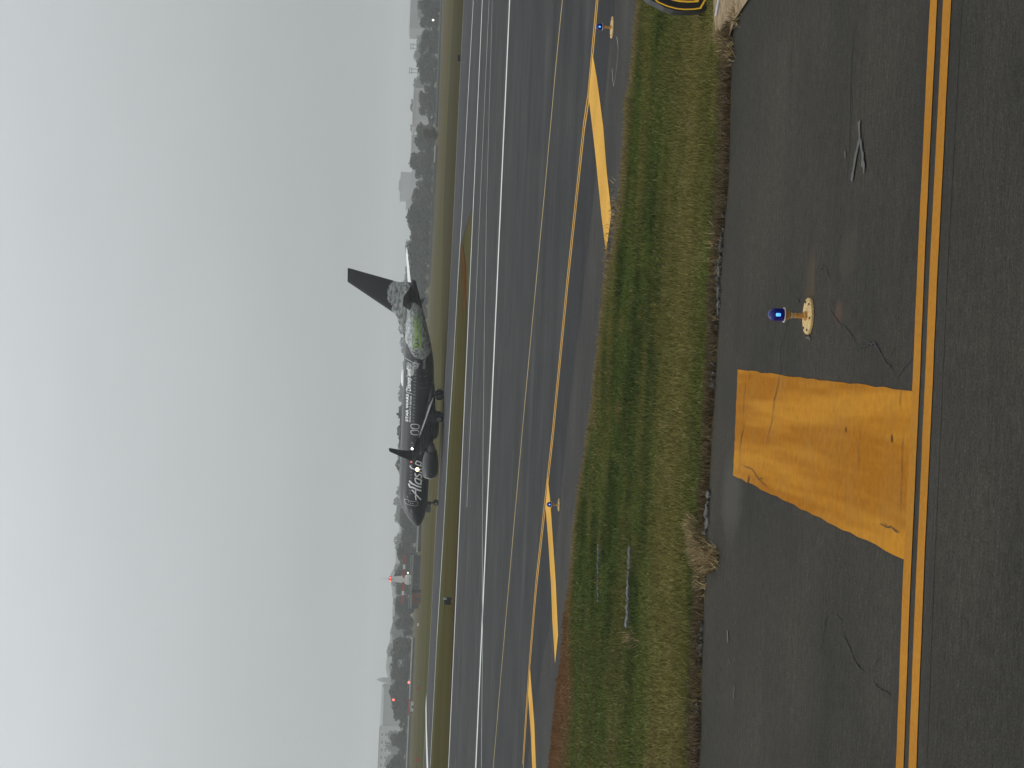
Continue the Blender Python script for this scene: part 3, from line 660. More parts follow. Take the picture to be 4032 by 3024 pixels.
# ------------------------------------------------------------------ airliner
PA = 0.529066
air = empty('airliner', (-20.21, 226.38, 0.0), -PA)
tag(air, 'black twin-engined airliner with white lettering rolling along the far taxiway', 'airliner')
aft = Vector((math.cos(PA), -math.sin(PA), 0)); sid = Vector((math.sin(PA), math.cos(PA), 0))
def to_local(p):
    d = p - Vector(air.location); return Vector((d.dot(aft), d.dot(sid), d.z))
STN = [(0.0, 2.78, 2.70, .03), (.12, 3.02, 2.48, .30), (.45, 3.38, 2.24, .62), (1.0, 3.75, 2.0, .95), (1.6, 4.08, 1.82, 1.20), (2.3, 4.52, 1.68, 1.42), (3.1, 4.98, 1.58, 1.62),
       (4.0, 5.27, 1.50, 1.76), (5.2, 5.41, 1.46, 1.85), (6.5, 5.46, 1.45, 1.88), (9, 5.46, 1.45, 1.88), (12, 5.46, 1.42, 1.88), (16, 5.46, 1.40, 1.88), (20, 5.46, 1.40, 1.88), (24, 5.46, 1.45, 1.88), (26, 5.46, 1.56, 1.88),
       (28, 5.46, 1.82, 1.83), (30, 5.46, 2.28, 1.68), (32, 5.44, 2.80, 1.42), (34, 5.38, 3.32, 1.08), (36, 5.22, 3.86, .68), (37.4, 5.02, 4.22, .36), (38.0, 4.88, 4.42, .20)]
SA = np.array(STN)
def sect(x): return [float(np.interp(x, SA[:, 0], SA[:, k])) for k in (1, 2, 3)]
def skin(x, z, off=.012):
    tp, bt, hw = sect(x); zc, hz = (tp + bt) / 2, (tp - bt) / 2
    q = max(-.985, min(.985, (z - zc) / hz)); return -hw * math.sqrt(1 - q * q) - off
def trace(px, py, off=.012):
    """photo pixel -> point on the near flank of the fuselage (local)"""
    d = FW + RT * ((1512 - py) / FPX) - UP * ((px - 2016) / FPX)
    o = to_local(CO); dl = Vector((d.dot(aft), d.dot(sid), d.z)); yl = -1.8
    for _ in range(12):
        t_ = (yl - o.y) / dl.y; p = o + dl * t_; x = min(max(p.x, .1), 37.8); yn = skin(x, p.z, off); yl = yl + .7 * (yn - yl)
    tp, bt, hw = sect(p.x); z = min(max(p.z, bt + .03), tp - .03)
    return Vector((p.x, skin(p.x, z, off), z))

M['black_paint'], t, b = nodes('black_paint')
setp(b, Roughness=.30, Specular_IOR_Level=.36)
t.links.new(mixc(t, rng(t, noise(t, 1.2, 4, .6), .3, .7, 0, 1), (.006, .006, .0065), (.011, .011, .011)), b.inputs['Base Color'])
# fuselage livery: black with a mottled grey patch and green streaks towards the tail
def livery(name, ell):
    m, t, b = nodes(name); setp(b, Roughness=.30, Specular_IOR_Level=.36)
    c = t.nodes.new('ShaderNodeTexCoord'); s = t.nodes.new('ShaderNodeSeparateXYZ'); t.links.new(c.outputs['Object'], s.inputs[0]); X_, Z_ = s.outputs['X'], s.outputs['Z']
    n = noise(t, 1.1, 3, .6); wob = math_(t, 'MULTIPLY', math_(t, 'SUBTRACT', n, .5), .9); mask = None
    for cx, cz, rx, rz, sl in ell:
        u = math_(t, 'DIVIDE', math_(t, 'SUBTRACT', X_, cx), rx)
        v = math_(t, 'DIVIDE', math_(t, 'SUBTRACT', math_(t, 'SUBTRACT', Z_, cz), math_(t, 'MULTIPLY', math_(t, 'SUBTRACT', X_, cx), sl)), rz)
        d = math_(t, 'ADD', math_(t, 'ADD', math_(t, 'MULTIPLY', u, u), math_(t, 'MULTIPLY', v, v)), wob)
        k = rng(t, d, .92, 1.02, 1, 0); mask = k if mask is None else math_(t, 'MAXIMUM', mask, k)
    g1 = noise(t, 1.6, 6, .72, (.8, 1, 1.8)); g2 = noise(t, 5, 4, .7, (.6, 1, 2.2))
    grey = mixc(t, rng(t, math_(t, 'ADD', math_(t, 'MULTIPLY', g1, .65), math_(t, 'MULTIPLY', g2, .4)), .40, .68, 0, 1), (.012, .013, .013), (.62, .64, .62))
    base = mixc(t, mask, (.008, .008, .009), grey)
    w1 = math_(t, 'MULTIPLY', math_(t, 'SUBTRACT', noise(t, .9, 2, .5, (1, 1, .3)), .5), .35)
    gm = None
    for z0, sl, wdt in ((4.05, .035, .26), (3.5, .055, .20)):
        e = math_(t, 'ABSOLUTE', math_(t, 'ADD', math_(t, 'SUBTRACT', math_(t, 'SUBTRACT', Z_, z0), math_(t, 'MULTIPLY', math_(t, 'SUBTRACT', X_, 30), sl)), w1))
        k = rng(t, e, wdt * .35, wdt, 1, 0); gm = k if gm is None else math_(t, 'MAXIMUM', gm, k)
    gx_ = math_(t, 'MULTIPLY', rng(t, X_, 28.7, 29.4, 0, 1), rng(t, X_, 31.8, 34.4, 1, 0))
    gm = math_(t, 'MULTIPLY', math_(t, 'MULTIPLY', gm, gx_), rng(t, g2, .3, .6, .7, 1))
    t.links.new(mixc(t, gm, base, (.28, .50, .05)), b.inputs['Base Color']); return m
M['livery'] = livery('livery', [(30.4, 3.7, 2.8, 2.1, .25), (33.0, 4.5, 2.3, 1.5, .1), (26.6, 3.95, .55, .45, 0), (25.9, 4.6, .9, .5, .2)])
M['fin_livery'] = livery('fin_livery', [(36.0, 6.3, 2.0, 1.65, .0), (33.6, 6.0, 1.7, 1.25, .1), (31.8, 5.4, 1.8, .8, .2)])
M['white_letters'] = plain('white_letters', (.82, .82, .80), .5, var=.04)
M['grey_letters'] = plain('grey_letters', (.42, .43, .43), .5, var=.06)
M['window_grey'] = plain('window_grey', (.13, .13, .135), .25, var=.35, scale=1.7)
M['light_metal'] = plain('light_metal', (.42, .42, .41), .4, .2, var=.1)
M['tyre'] = plain('tyre', (.010, .010, .011), .85)
M['hub'] = plain('hub', (.16, .16, .16), .5, .3)
M['radome'] = plain('radome', (.75, .75, .74), .45, var=.05)

rings = []; nseg = 40
xs4 = []
for a1, b1 in zip(STN, STN[1:]):
    n = max(1, int((b1[0] - a1[0]) / .5)); xs4 += [a1[0] + (b1[0] - a1[0]) * k / n for k in range(n)]
xs4.append(38.0)
def cub(x, k):      # smooth the stations
    w_ = .22 if 1 < x < 36 else .04
    return (np.interp(x - w_, SA[:, 0], SA[:, k]) + 2 * np.interp(x, SA[:, 0], SA[:, k]) + np.interp(x + w_, SA[:, 0], SA[:, k])) / 4
for x in xs4:
    tp, bt, hw = cub(x, 1), cub(x, 2), cub(x, 3); zc, hz = (tp + bt) / 2, (tp - bt) / 2
    rings.append([(x, hw * math.cos(2 * math.pi * i / nseg), zc + hz * math.sin(2 * math.pi * i / nseg)) for i in range(nseg)])
fus = MB().loft(rings).build('fuselage', M['livery'], air, True, 50)
# wing-to-body fairing
rings = []
for x, hw, zb, zt in ((11.2, 1.2, 1.5, 1.8), (12.5, 1.75, 1.2, 2.4), (15, 2.0, 1.05, 2.7), (19, 2.0, 1.05, 2.7), (21.5, 1.75, 1.15, 2.4), (23.6, 1.1, 1.45, 1.9)):
    rings.append([(x, hw * math.cos(2 * math.pi * i / 24), (zb + zt) / 2 + (zt - zb) / 2 * math.sin(2 * math.pi * i / 24)) for i in range(24)])
MB().loft(rings).build('belly_fairing', M['black_paint'], air, True, 50)

def patch(name, corners, mat, parent, off=.014, nu=4, nv=4):
    """small skin panel from four photo pixels"""
    c = [Vector(p) for p in corners]; V = []; Fc = []
    for i in range(nu + 1):
        for j in range(nv + 1):
            u, v = i / nu, j / nv; q = c[0] * (1 - u) * (1 - v) + c[1] * u * (1 - v) + c[2] * u * v + c[3] * (1 - u) * v; V.append(trace(q.x, q.y, off))
    for i in range(nu):
        for j in range(nv): Fc.append((i * (nv + 1) + j, (i + 1) * (nv + 1) + j, (i + 1) * (nv + 1) + j + 1, i * (nv + 1) + j + 1))
    return mesh(name, V, Fc, mat, parent, True)

def stroke(pts, wdt, mb, off=.02, close=False):
    """brush stroke on the skin through photo pixels, width in photo pixels"""
    P = [Vector(p) for p in pts]
    if close: P.append(P[0].copy())
    Q = []
    for a1, b1 in zip(P, P[1:]):
        n = max(1, int((b1 - a1).length / 3)); Q += [a1.lerp(b1, k / n) for k in range(n)]
    Q.append(P[-1]); V = []
    for i, p in enumerate(Q):
        d = (Q[min(i + 1, len(Q) - 1)] - Q[max(i - 1, 0)]).normalized(); s = Vector((-d.y, d.x)) * wdt / 2
        V += [trace(*(p - s), off), trace(*(p + s), off)]
    mb.add(V, [(2 * i, 2 * i + 2, 2 * i + 3, 2 * i + 1) for i in range(len(Q) - 1)]); return mb

# cabin windows along the near flank, 0.508 m apart
def win_row(x0, x1, name='cabin_window'):
    x = x0
    while x < x1:
        V = []; c = []
        for k in range(12):
            t_ = 2 * math.pi * k / 12; ca, sa = math.cos(t_), math.sin(t_)
            wx = .125 * math.copysign(abs(ca) ** .6, ca); wz = .18 * math.copysign(abs(sa) ** .6, sa); V.append(Vector((x + wx, skin(x + wx, 3.92 + wz, .012), 3.92 + wz)))
        mesh(name, V, [tuple(range(12))], M['window_grey'], air); x += .508
win_row(6.6, 12.3); win_row(14.2, 15.0); win_row(16.6, 30.6)
# lettering
def ztr(o, s): return lambda *p: [(o[0] + a * s, o[1] + b * s) for a, b in p]
q5 = ztr((1560, 1800), .09042); q6 = ztr((1560, 1920), .09042)
mb = MB()
for pts, wdt in ((q6((680, 95), (760, 185), (870, 310), (980, 430), (1085, 535)), 5.2), (q6((838, 110), (850, 250), (842, 400), (868, 550)), 4.8),
                 (q5((535, 1150), (570, 1240), (630, 1330)), 5.6), (q5((650, 1300), (760, 1335), (860, 1395), (980, 1440), (1095, 1460)), 6.6),
                 (q5((565, 1030), (630, 1100), (700, 1155), (900, 1260), (1100, 1315)), 6.0),
                 (q5((815, 905), (830, 1040), (880, 1110), (950, 1155), (1100, 1190), (1065, 1110), (1110, 1015), (960, 950), (815, 905)), 5.2),
                 (q5((825, 690), (838, 800), (900, 855), (960, 800), (1010, 745), (1085, 775), (1105, 840), (1085, 925)), 5.4),
                 (q5((595, 370), (630, 430), (680, 490), (790, 525), (950, 600), (1130, 690)), 4.6), (q5((900, 560), (1010, 560), (1150, 490)), 4.4),
                 (q5((1110, 240), (890, 165), (835, 285), (960, 350), (1100, 400), (1060, 320), (1110, 240)), 4.4)):
    stroke(pts, wdt, mb, off=.022)
mb.build('lettering', M['white_letters'], air)
def text(name, body, quad, mat, shear=0.0, parent=None, bold=.012):
    """flat lettering wrapped on to the near flank: quad = bottom-left, bottom-right, top-right, top-left photo pixels"""
    cu = bpy.data.curves.new('text', 'FONT'); cu.body = body; cu.shear = shear; cu.resolution_u = 2; cu.offset = bold
    o = bpy.data.objects.new('text', cu); COL.objects.link(o); bpy.context.view_layer.update()
    me = o.evaluated_get(bpy.context.evaluated_depsgraph_get()).to_mesh()
    co = np.array([v.co[:] for v in me.vertices]); Fc = [tuple(p.vertices) for p in me.polygons]
    bpy.data.objects.remove(o); bpy.data.curves.remove(cu)
    lo, hi = co.min(0), co.max(0); q = [Vector(p) for p in quad]; V = []
    for c in co:
        u = (c[0] - lo[0]) / (hi[0] - lo[0]); v = (c[1] - lo[1]) / (hi[1] - lo[1])
        p = q[0] * (1 - u) * (1 - v) + q[1] * u * (1 - v) + q[2] * u * v + q[3] * (1 - u) * v; V.append(trace(p.x, p.y, .03))
    o = mesh(name, V, Fc, mat, parent); o['kind'] = 'stuff'; return o          # letters a few pixels wide
text('lettering', 'STAR WARS', [(1607.5, 1661), (1609, 1552), (1599, 1550), (1597, 1659)], M['white_letters'], .0, air, .03)
text('lettering', "GALAXY'S EDGE", [(1616, 1664), (1621, 1559), (1614, 1558), (1611, 1662)], M['white_letters'], .0, air)
text('lettering', 'Disneyland', [(1624, 1542), (1621, 1453), (1600, 1450), (1599, 1539)], M['white_letters'], .15, air, .02)
text('lettering', 'RELDALLY', [(1674, 1452), (1675.5, 1404), (1666, 1403), (1664, 1451)], M['grey_letters'], 0, air)
text('lettering', '485', [(1675.5, 1399), (1676.5, 1384), (1668, 1383), (1667, 1398)], M['grey_letters'], 0, air)
stroke([(1599, 1541), (1604, 1545), (1624, 1552)], 1.5, MB(), .02).build('divider_line', M['white_letters'], air)
# faint grey marks on the lower flank
M['dim_grey'] = plain('dim_grey', (.055, .056, .06), .5, var=.3)
mb = MB()
for pts, wdt in (([(1648, 1527), (1668, 1527), (1688, 1525)], 3), ([(1652, 1508), (1660, 1512), (1664, 1506)], 3), ([(1673, 1510), (1680, 1506), (1684, 1502)], 3), ([(1650, 1480), (1658, 1483)], 4), ([(1668, 1482), (1678, 1481)], 4), ([(1652, 1458), (1686, 1460)], 1.5)):
    stroke(pts, wdt, MB()).build('flank_marking', M['dim_grey'], air)
stroke([(1594, 1409), (1612, 1420), (1632, 1430), (1655, 1434)], 2.2, MB()).build('curved_stripe', M['grey_letters'], air)
for pts, wdt in (([(1602, 1376), (1608, 1388), (1612, 1393)], 3), ([(1615, 1402), (1616, 1408)], 3), ([(1626, 1388), (1643, 1386)], 3.5), ([(1630, 1398), (1645, 1396)], 3.5)): stroke(pts, wdt, MB()).build('flank_marking', M['dim_grey'], air)
# doors and exits with pale outlines
for pts, nm in ((q6((360, 490), (500, 525), (620, 590), (760, 600), (900, 610), (950, 660), (940, 740), (900, 795), (760, 790), (560, 750), (430, 700), (375, 620)), 'front_door'),):
    d_ = patch(nm, [(1594, 1966), (1594, 1980), (1643, 1989), (1643, 1978)], M['black_paint'], air, .008)
    stroke(pts, 1.7, MB(), .02, True).build('outline', M['grey_letters'], d_)
    for p2, w2 in ((q6((480, 360), (510, 450)), 1.5), (q6((535, 570), (550, 640)), 2), (q6((630, 650), (632, 700)), 2.5), (q6((690, 690), (750, 700)), 2)): stroke(p2, w2, MB()).build('door_marking', M['grey_letters'], d_)
q3 = ztr((1560, 1550), .09042)
for dy in (0, 261):
    d_ = patch('overwing_exit', q3((650, 1335 + dy), (980, 1350 + dy), (980, 1520 + dy), (650, 1500 + dy)), M['black_paint'], air, .008)
    stroke(q3((650, 1335 + dy), (780, 1325 + dy), (940, 1345 + dy), (1000, 1400 + dy), (990, 1500 + dy), (940, 1535 + dy), (760, 1530 + dy), (660, 1485 + dy), (635, 1420 + dy)), 1.9, MB(), .022, True).build('outline', M['white_letters'], d_)
d_ = patch('rear_door', [(1612, 1312), (1640, 1312), (1640, 1292), (1612, 1292)], M['livery'], air, .008)
stroke([(1612, 1312), (1640, 1313), (1644, 1308), (1642, 1294), (1614, 1292)], 1.4, MB(), .02, True).build('outline', M['grey_letters'], d_)
patch('cockpit_window', [(1611, 2016), (1624, 2030), (1623, 2038), (1612, 2024)], M['window_grey'], air, .016)
patch('cockpit_window', [(1617, 2002), (1624, 2012), (1625, 2027), (1613, 2013)], M['window_grey'], air, .016)
# antenna blades, satellite dome
MB().lathe([(-1.3, .03), (-1.1, .30), (-.6, .50), (0, .56), (.7, .50), (1.15, .30), (1.35, .03)], 'x', (23.6, 0, 5.42), 20, .62).build('satellite_dome', M['radome'], air, True)
for x, h, sl in ((19.6, .45, .35), (9.5, .3, .2)):
    V = [(x, -.02, 5.42), (x + .5, -.02, 5.42), (x + .5 + sl, -.015, 5.42 + h), (x + .25 + sl, -.015, 5.42 + h)]
    mesh('antenna', *prism([Vector(v) for v in V], 0, .04), M['light_metal'], air)
mesh('antenna', *prism([Vector(v) for v in ((34.6, -.02, 3.46), (35.2, -.02, 3.62), (35.7, -.02, 3.0))], 0, .04), M['black_paint'], air)

def foil(xle, ch, y, z, th, n=9, vert=False):
    top = []; bot = []
    for i in range(n + 1):
        u = .5 * (1 - math.cos(math.pi * i / n)); k = 5 * th * ch * (.2969 * math.sqrt(u) - .126 * u - .3516 * u * u + .2843 * u ** 3 - .1036 * u ** 4)
        top.append((u, k)); bot.append((u, -k))
    P = top + bot[::-1][1:-1]
    return [(xle + u * ch, y + k, z) if vert else (xle + u * ch, y, z + k) for u, k in P]
# fin with dorsal fillet
MB().loft([foil(29.2, 8.5, 0, 5.0, .045, vert=True), foil(29.6, 8.1, 0, 5.5, .045, vert=True), foil(32.4, 5.25, 0, 6.55, .06, vert=True), foil(33.1, 4.65, 0, 6.9, .07, vert=True), foil(37.25, 2.05, 0, 12.85, .07, vert=True), foil(37.35, 1.9, 0, 12.98, .05, vert=True)]).build('fin', M['fin_livery'], air, True, 40)
for sg, mat in ((-1, M['black_paint']), (1, M['radome'])):  # one finish in two tones: near side's shade and far side's brightness painted in
    MB().loft([foil(33.7, 3.6, sg * .3, 4.95, .09), foil(34.2, 3.3, sg * 1.0, 5.02, .09), foil(37.9, 1.35, sg * 7.0, 5.72, .08), foil(38.05, 1.1, sg * 7.18, 5.75, .05)]).build('tailplane', mat, air, True, 40)
# wings
for sg in (-1, 1):
    wg = MB().loft([foil(12.6, 8.6, sg * 1.2, 1.95, .12), foil(13.3, 7.7, sg * 1.9, 2.05, .12), foil(16.0, 5.1, sg * 5.8, 2.50, .11), foil(19.0, 3.3, sg * 11.5, 3.13, .10), foil(21.75, 1.75, sg * 16.9, 3.74, .09), foil(21.95, 1.55, sg * 17.15, 3.82, .09)]).build('wing', M['black_paint'], air, True, 40)
    MB().loft([foil(21.9, 1.6, sg * 17.1, 3.82, .08), foil(22.2, 1.35, sg * 17.45, 4.15, .07), foil(22.75, 1.0, sg * 17.7, 5.1, .07), foil(23.6, .55, sg * 17.95, 6.55, .06), foil(23.8, .35, sg * 17.97, 6.66, .05)]).build('winglet', M['black_paint'], wg, True, 40)
    # flaps lowered behind the trailing edge
    for (y0, x0, z0, y1, x1, z1, ch) in ((2.1, 20.7, 1.95, 5.7, 20.95, 2.38, 1.45), (6.1, 21.0, 2.42, 12.2, 22.15, 3.12, .95)):
        V = []
        for yy, xx, zz, cc_ in ((y0, x0, z0, ch), (y1, x1, z1, ch * .75)):
            V += [Vector((xx, sg * yy, zz + .06)), Vector((xx + cc_, sg * yy, zz - .38 * cc_)), Vector((xx + cc_, sg * yy, zz - .38 * cc_ - .04)), Vector((xx, sg * yy, zz - .12))]
        MB().loft([V[:4], V[4:]]).build('flap', M['light_metal'], wg)
    for yy, xx, zz in ((6.4, 19.6, 2.15), (9.0, 20.3, 2.45), (11.8, 21.0, 2.78)):
        MB().lathe([(-1.6, .03), (-1.2, .15), (-.3, .22), (.7, .2), (1.5, .12), (2.0, .02)], 'x', (xx, sg * yy, zz), 10, 1.15).build('flap_fairing', M['dim_grey'], wg, True)
    if sg < 0:
        for nm, c, r_, mt in (('position_light', (23.62, -17.1, 3.86), .13, glow('white_lamp', (1, .98, .92), 8)), ('strobe_light', (20.5, -16.9, 3.12), .24, glow('warm_lamp', (1, .80, .42), 5)), ('navigation_light', (21.75, -17.18, 3.88), .09, glow('red_lamp', (1, .12, .06), 1.6))):
            MB().lathe([(-r_, .02), (-.6 * r_, .8 * r_), (0, r_), (.6 * r_, .8 * r_), (r_, .02)], 'z', c, 10).build(nm, mt, wg, True)
    # engine
    ex, ey, ez = 11.7, sg * 4.83, 1.42
    en = MB().lathe([(0, .82), (.04, .95), (.15, 1.02), (.6, 1.09), (1.4, 1.12), (2.4, 1.08), (3.3, .93), (3.9, .78), (3.9, .70), (2.6, .70)], 'x', (ex, ey, ez), 32, .96).build('engine', M['black_paint'], air, True, 40)
    MB().lathe([(-.02, .84), (-.03, .90), (.05, .985), (.16, 1.03), (.16, 1.025), (.05, .80), (.3, .76)], 'x', (ex, ey, ez), 32, .96).build('intake_ring', M['light_metal'], en, True, 60)  # pale metal lip, its light tone also painting the highlight on the engine edge
    MB().lathe([(.45, .78), (.46, .2), (.1, .02)], 'x', (ex, ey, ez), 24, .96).build('fan', M['tyre'], en)
    MB().lathe([(3.2, .60), (4.2, .52), (4.9, .38), (4.9, .2), (5.5, .03)], 'x', (ex, ey, ez), 20).build('exhaust_nozzle', M['dim_grey'], en, True, 50)
    mesh('pylon', *prism([Vector(v) for v in ((ex + 1.0, ey - .16, ez + 1.05), (ex + 4.2, ey - .16, ez + .7), (ex + 6.0, ey - .16, ez + .75), (ex + 5.2, ey - .16, 2.35), (ex + 2.6, ey - .16, 2.35))], 0, .32), M['black_paint'], en)
    MB().tube((ex + .9, ey - 1.06, ez + .15), (ex + .9, ey - 1.09, ez - .22), .02).build('latch', M['grey_letters'], en)
    # main gear
    gy = sg * 2.86
    ge = MB().tube((19.5, gy, 2.2), (19.6, gy, .57), .13).tube((19.6, gy - .46, .57), (19.6, gy + .46, .57), .09).tube((19.55, gy, 1.1), (19.3, gy - sg * 1.2, 1.7), .07).box(19.0, 20.0, gy + sg * .20, gy + sg * .25, .95, 2.0).build('main_gear', M['dim_grey'], air)
    for dy in (-.43, .43):
        wh = MB().lathe([(-.2, .40), (-.19, .50), (-.1, .565), (.1, .565), (.19, .50), (.2, .40)], 'y', (19.6, gy + dy, .565), 28).build('wheel', M['tyre'], ge, True, 50)
        MB().lathe([(-.206, .05), (-.205, .30), (-.18, .34), (.18, .34), (.205, .30), (.206, .05)], 'y', (19.6, gy + dy, .565), 20).build('wheel_hub', M['hub'], ge, True, 40)
ng = MB().tube((3.9, 0, 1.7), (4.0, 0, .35), .09).tube((4.0, -.26, .345), (4.0, .26, .345), .06).tube((3.95, 0, .9), (3.2, 0, 1.55), .05).box(2.6, 3.9, -.40, -.36, 1.0, 1.62).box(2.6, 3.9, .36, .40, 1.0, 1.62).build('nose_gear', M['dim_grey'], air)
for dy in (-.22, .22):
    MB().lathe([(-.1, .2), (-.095, .29), (-.05, .345), (.05, .345), (.095, .29), (.1, .2)], 'y', (4.0, dy, .345), 24).build('wheel', M['tyre'], ng, True, 50)
    MB().lathe([(-.104, .03), (-.1, .18), (.1, .18), (.104, .03)], 'y', (4.0, dy, .345), 16).build('wheel_hub', M['hub'], ng, True, 40)

# ------------------------------------------------------------------ small airfield signs seen from behind
def back_sign(px, py, wd, h, label, lit=True):
    p = at(px, py); s = empty('airfield_sign', (p.x, p.y, 0)); tag(s, label, 'sign', 'dark signs beside the far taxiway')
    o = MB().box(-wd / 2, wd / 2, -.13, .13, .14, h).build('cabinet', M['sign_black'], s); bevel(o, .05)
    for dx in (-.3, .3): MB().box(dx * wd - .03, dx * wd + .03, -.04, .04, 0, .14).build('leg', M['sign_black'], s)
    if lit: MB().box(wd * .18, wd / 2 - .04, -.15, .10, h - .22, h + .03).build('top_panel', M['light_metal'], s)
back_sign(1781, 2367, .62, .68, 'small black sign with a pale top corner in the grass median')
back_sign(1816, 230, .85, .46, 'low black sign at the grass edge beyond the far right taxiway', False)

# ------------------------------------------------------------------ far side of the field
M['wall_pale'] = plain('wall_pale', (.40, .39, .37), .85, var=.12, scale=.1)
M['wall_dark'] = plain('wall_dark', (.035, .034, .032), .9, var=.2, scale=.2)
M['roof_pale'] = plain('roof_pale', (.55, .56, .56), .7, var=.08, scale=.05)
M['wall_grey'] = plain('wall_grey', (.15, .15, .15), .8, var=.15, scale=.05)
M['glass_dark'] = plain('glass_dark', (.06, .065, .07), .3, var=.2)
M['red_paint'] = plain('red_paint', (.32, .05, .04), .6, var=.2, scale=.5)
M['white_panel'] = plain('white_panel', (.62, .62, .60), .6, var=.08)
M['steel_green'] = plain('steel_green', (.20, .22, .21), .6, var=.12)
M['steel_dark'] = plain('steel_dark', (.07, .065, .07), .7, var=.25, scale=.4)
M['rust'] = plain('rust', (.17, .085, .045), .85, var=.3, scale=.5)
M['pole'] = plain('pole', (.08, .08, .08), .6)
M['red_glow'] = glow('red_glow', (1, .10, .08), 5)
M['white_glow'] = glow('white_glow', (1, .93, .85), 6)

def wall(name, y0, x0, y1, x1, h, mat, cap, label, cat='wall'):
    """low wall whose foot runs between two photo pixels"""
    a1, b1 = at(x0, y0), at(x1, y1); o = empty(name, (a1.x, a1.y, 0)); tag(o, label, cat)
    d = b1 - a1; ln = d.length; o.rotation_euler = (0, 0, math.atan2(d.y, d.x))
    MB().box(0, ln, -.2, .2, -.1, h * .62).build('base', mat, o)  # dark base: the shadow below the wall top, put into the colour
    MB().box(0, ln, -.28, .28, h * .62, h).build('coping', cap, o); return o
wall('perimeter_wall', 3200, 1602, 2512, 1634, 1.5, M['wall_dark'], M['wall_pale'], 'long low pale-topped wall at the foot of the trees, left of the airliner')
wall('perimeter_wall', 2172, 1656, 2062, 1660, 1.6, M['wall_dark'], M['wall_pale'], 'short pale wall just ahead of the airliner nose')
wall('perimeter_wall', 1120, 1694, 645, 1720, 1.0, M['wall_dark'], M['wall_dark'], 'dark low wall between the airliner tail and the pale barrier')
wall('perimeter_wall', 638, 1721, 575, 1724, 1.3, M['wall_dark'], M['wall_pale'], 'short pale barrier beside the brown bush')
wall('perimeter_wall', 500, 1724, -200, 1749, 1.1, M['wall_dark'], M['wall_grey'], 'long dark low wall under the trees right of the brown bush')

# antenna array with red and white beam, blast fence, tower
def depth_at(y, Y): return at_depth(HORV + .044 * (1512 - y), y, Y)
def zat(x, y, Y): return at_depth(x, y, Y)
YA = 560.0
L0, L1 = zat(1583, 2378, YA), zat(1592, 2188, YA)
ar = empty('antenna_array', (L0.x, YA, 0)); tag(ar, 'long red and white striped antenna beam in front of the white tower', 'antenna')
ln = L1.x - L0.x; n = 11
for k in range(n):
    MB().box(ln * k / n, ln * (k + 1) / n - .02, -.35, .35, 5.2, 6.0).build('beam_section', M['white_panel'] if k % 3 == 2 else M['red_paint'], ar)
for k in range(7): MB().tube((ln * (k + .5) / 7, 0, 0), (ln * (k + .5) / 7, 0, 5.2), .09, n=6).build('post', M['pole'], ar)
YB = 545.0
L0, L1 = zat(1618, 2395, YB), zat(1622, 2185, YB)
bf = empty('blast_fence', (L0.x, YB, 0)); tag(bf, 'pale-topped blast fence with dark panels below the striped beam', 'fence'); ln = L1.x - L0.x
for k in range(9):
    MB().box(ln * k / 9 + .06, ln * (k + 1) / 9 - .06, -.08, .08, .1, 2.5).build('panel', M['steel_dark'], bf)
MB().box(0, ln, -.3, .3, 2.5, 3.1).build('top_rail', M['steel_green'], bf); MB().box(0, ln, -.1, .1, 3.35, 3.6).build('upper_rail', M['steel_green'], bf)
for k in range(10): MB().tube((ln * k / 9, .2, 0), (ln * k / 9, .2, 3.6), .07, n=6).build('post', M['pole'], bf)
YT = 600.0
p = zat(1600, 2282, YT); tr = empty('control_tower', (p.x, YT, 0)); tag(tr, 'tapering white tower with a red-lit top behind the striped antenna beam', 'tower')
MB().frustum(0, 0, 0, 9.6, 1.9, 1.6, .85, .8).build('shaft', M['white_panel'], tr); MB().box(-.95, .95, -.95, .95, 9.6, 10.1).build('gallery', M['white_panel'], tr)
MB().box(-.85, .85, -.85, .85, 10.1, 11.1).build('cab', M['red_paint'], tr)
MB().tube((0, 0, 11.1), (0, 0, 14.0), .06, .03, 6).build('mast', M['pole'], tr)
for dx in (-.55, .55): MB().lathe([(-.25, .05), (0, .27), (.25, .05)], c=(dx, -.9, 10.6), n=8).build('warning_light', M['red_glow'], tr)
for k, (py, sz) in enumerate(((2268, 1.0), (2282, 1.1), (2296, 1.0))):
    p = zat(1604, py, 552); c = empty('equipment_cabinet', (p.x, 552, 3.62)); tag(c, ('right', 'middle', 'left')[k] + ' one of three white domed cabinets under the striped beam', 'cabinet', 'white domed cabinets under the striped beam')
    MB().box(-.5 * sz, .5 * sz, -.5, .5, 0, .8).build('body', M['white_panel'], c); MB().lathe([(.8, .5 * sz), (1.05, .42 * sz), (1.2, .15)], n=12).build('dome', M['white_panel'], c, True)
p = zat(1609, 2254, 552); lp = empty('lamp', (p.x, 551, 3.1)); tag(lp, 'small warm lamp beside the white domed cabinets', 'lamp')
MB().tube((0, 0, 0), (0, 0, .9), .05, n=6).build('post', M['pole'], lp); MB().lathe([(.9, .05), (1.1, .2), (1.3, .05)], n=8).build('bulb', M['white_glow'], lp)
def shed(name, cat, px, py, wd, h, dp, mat, roof, label):
    p = at(px, py); o = empty(name, (p.x, p.y, 0)); tag(o, label, cat)
    MB().box(-wd / 2, wd / 2, -dp / 2, dp / 2, 0, h * .88).build('body', mat, o); MB().box(-wd / 2 - .12, wd / 2 + .12, -dp / 2 - .12, dp / 2 + .12, h * .88, h).build('roof', roof, o); MB().box(-wd * .15, wd * .15, -dp / 2 - .04, -dp / 2, 0, h * .6).build('door', M['steel_dark'], o); return o
shed('shed', 'shed', 1657, 2331, 1.3, 2.8, 2, M['wall_dark'], M['steel_dark'], 'narrow dark hut at the end of the blast fence panels')
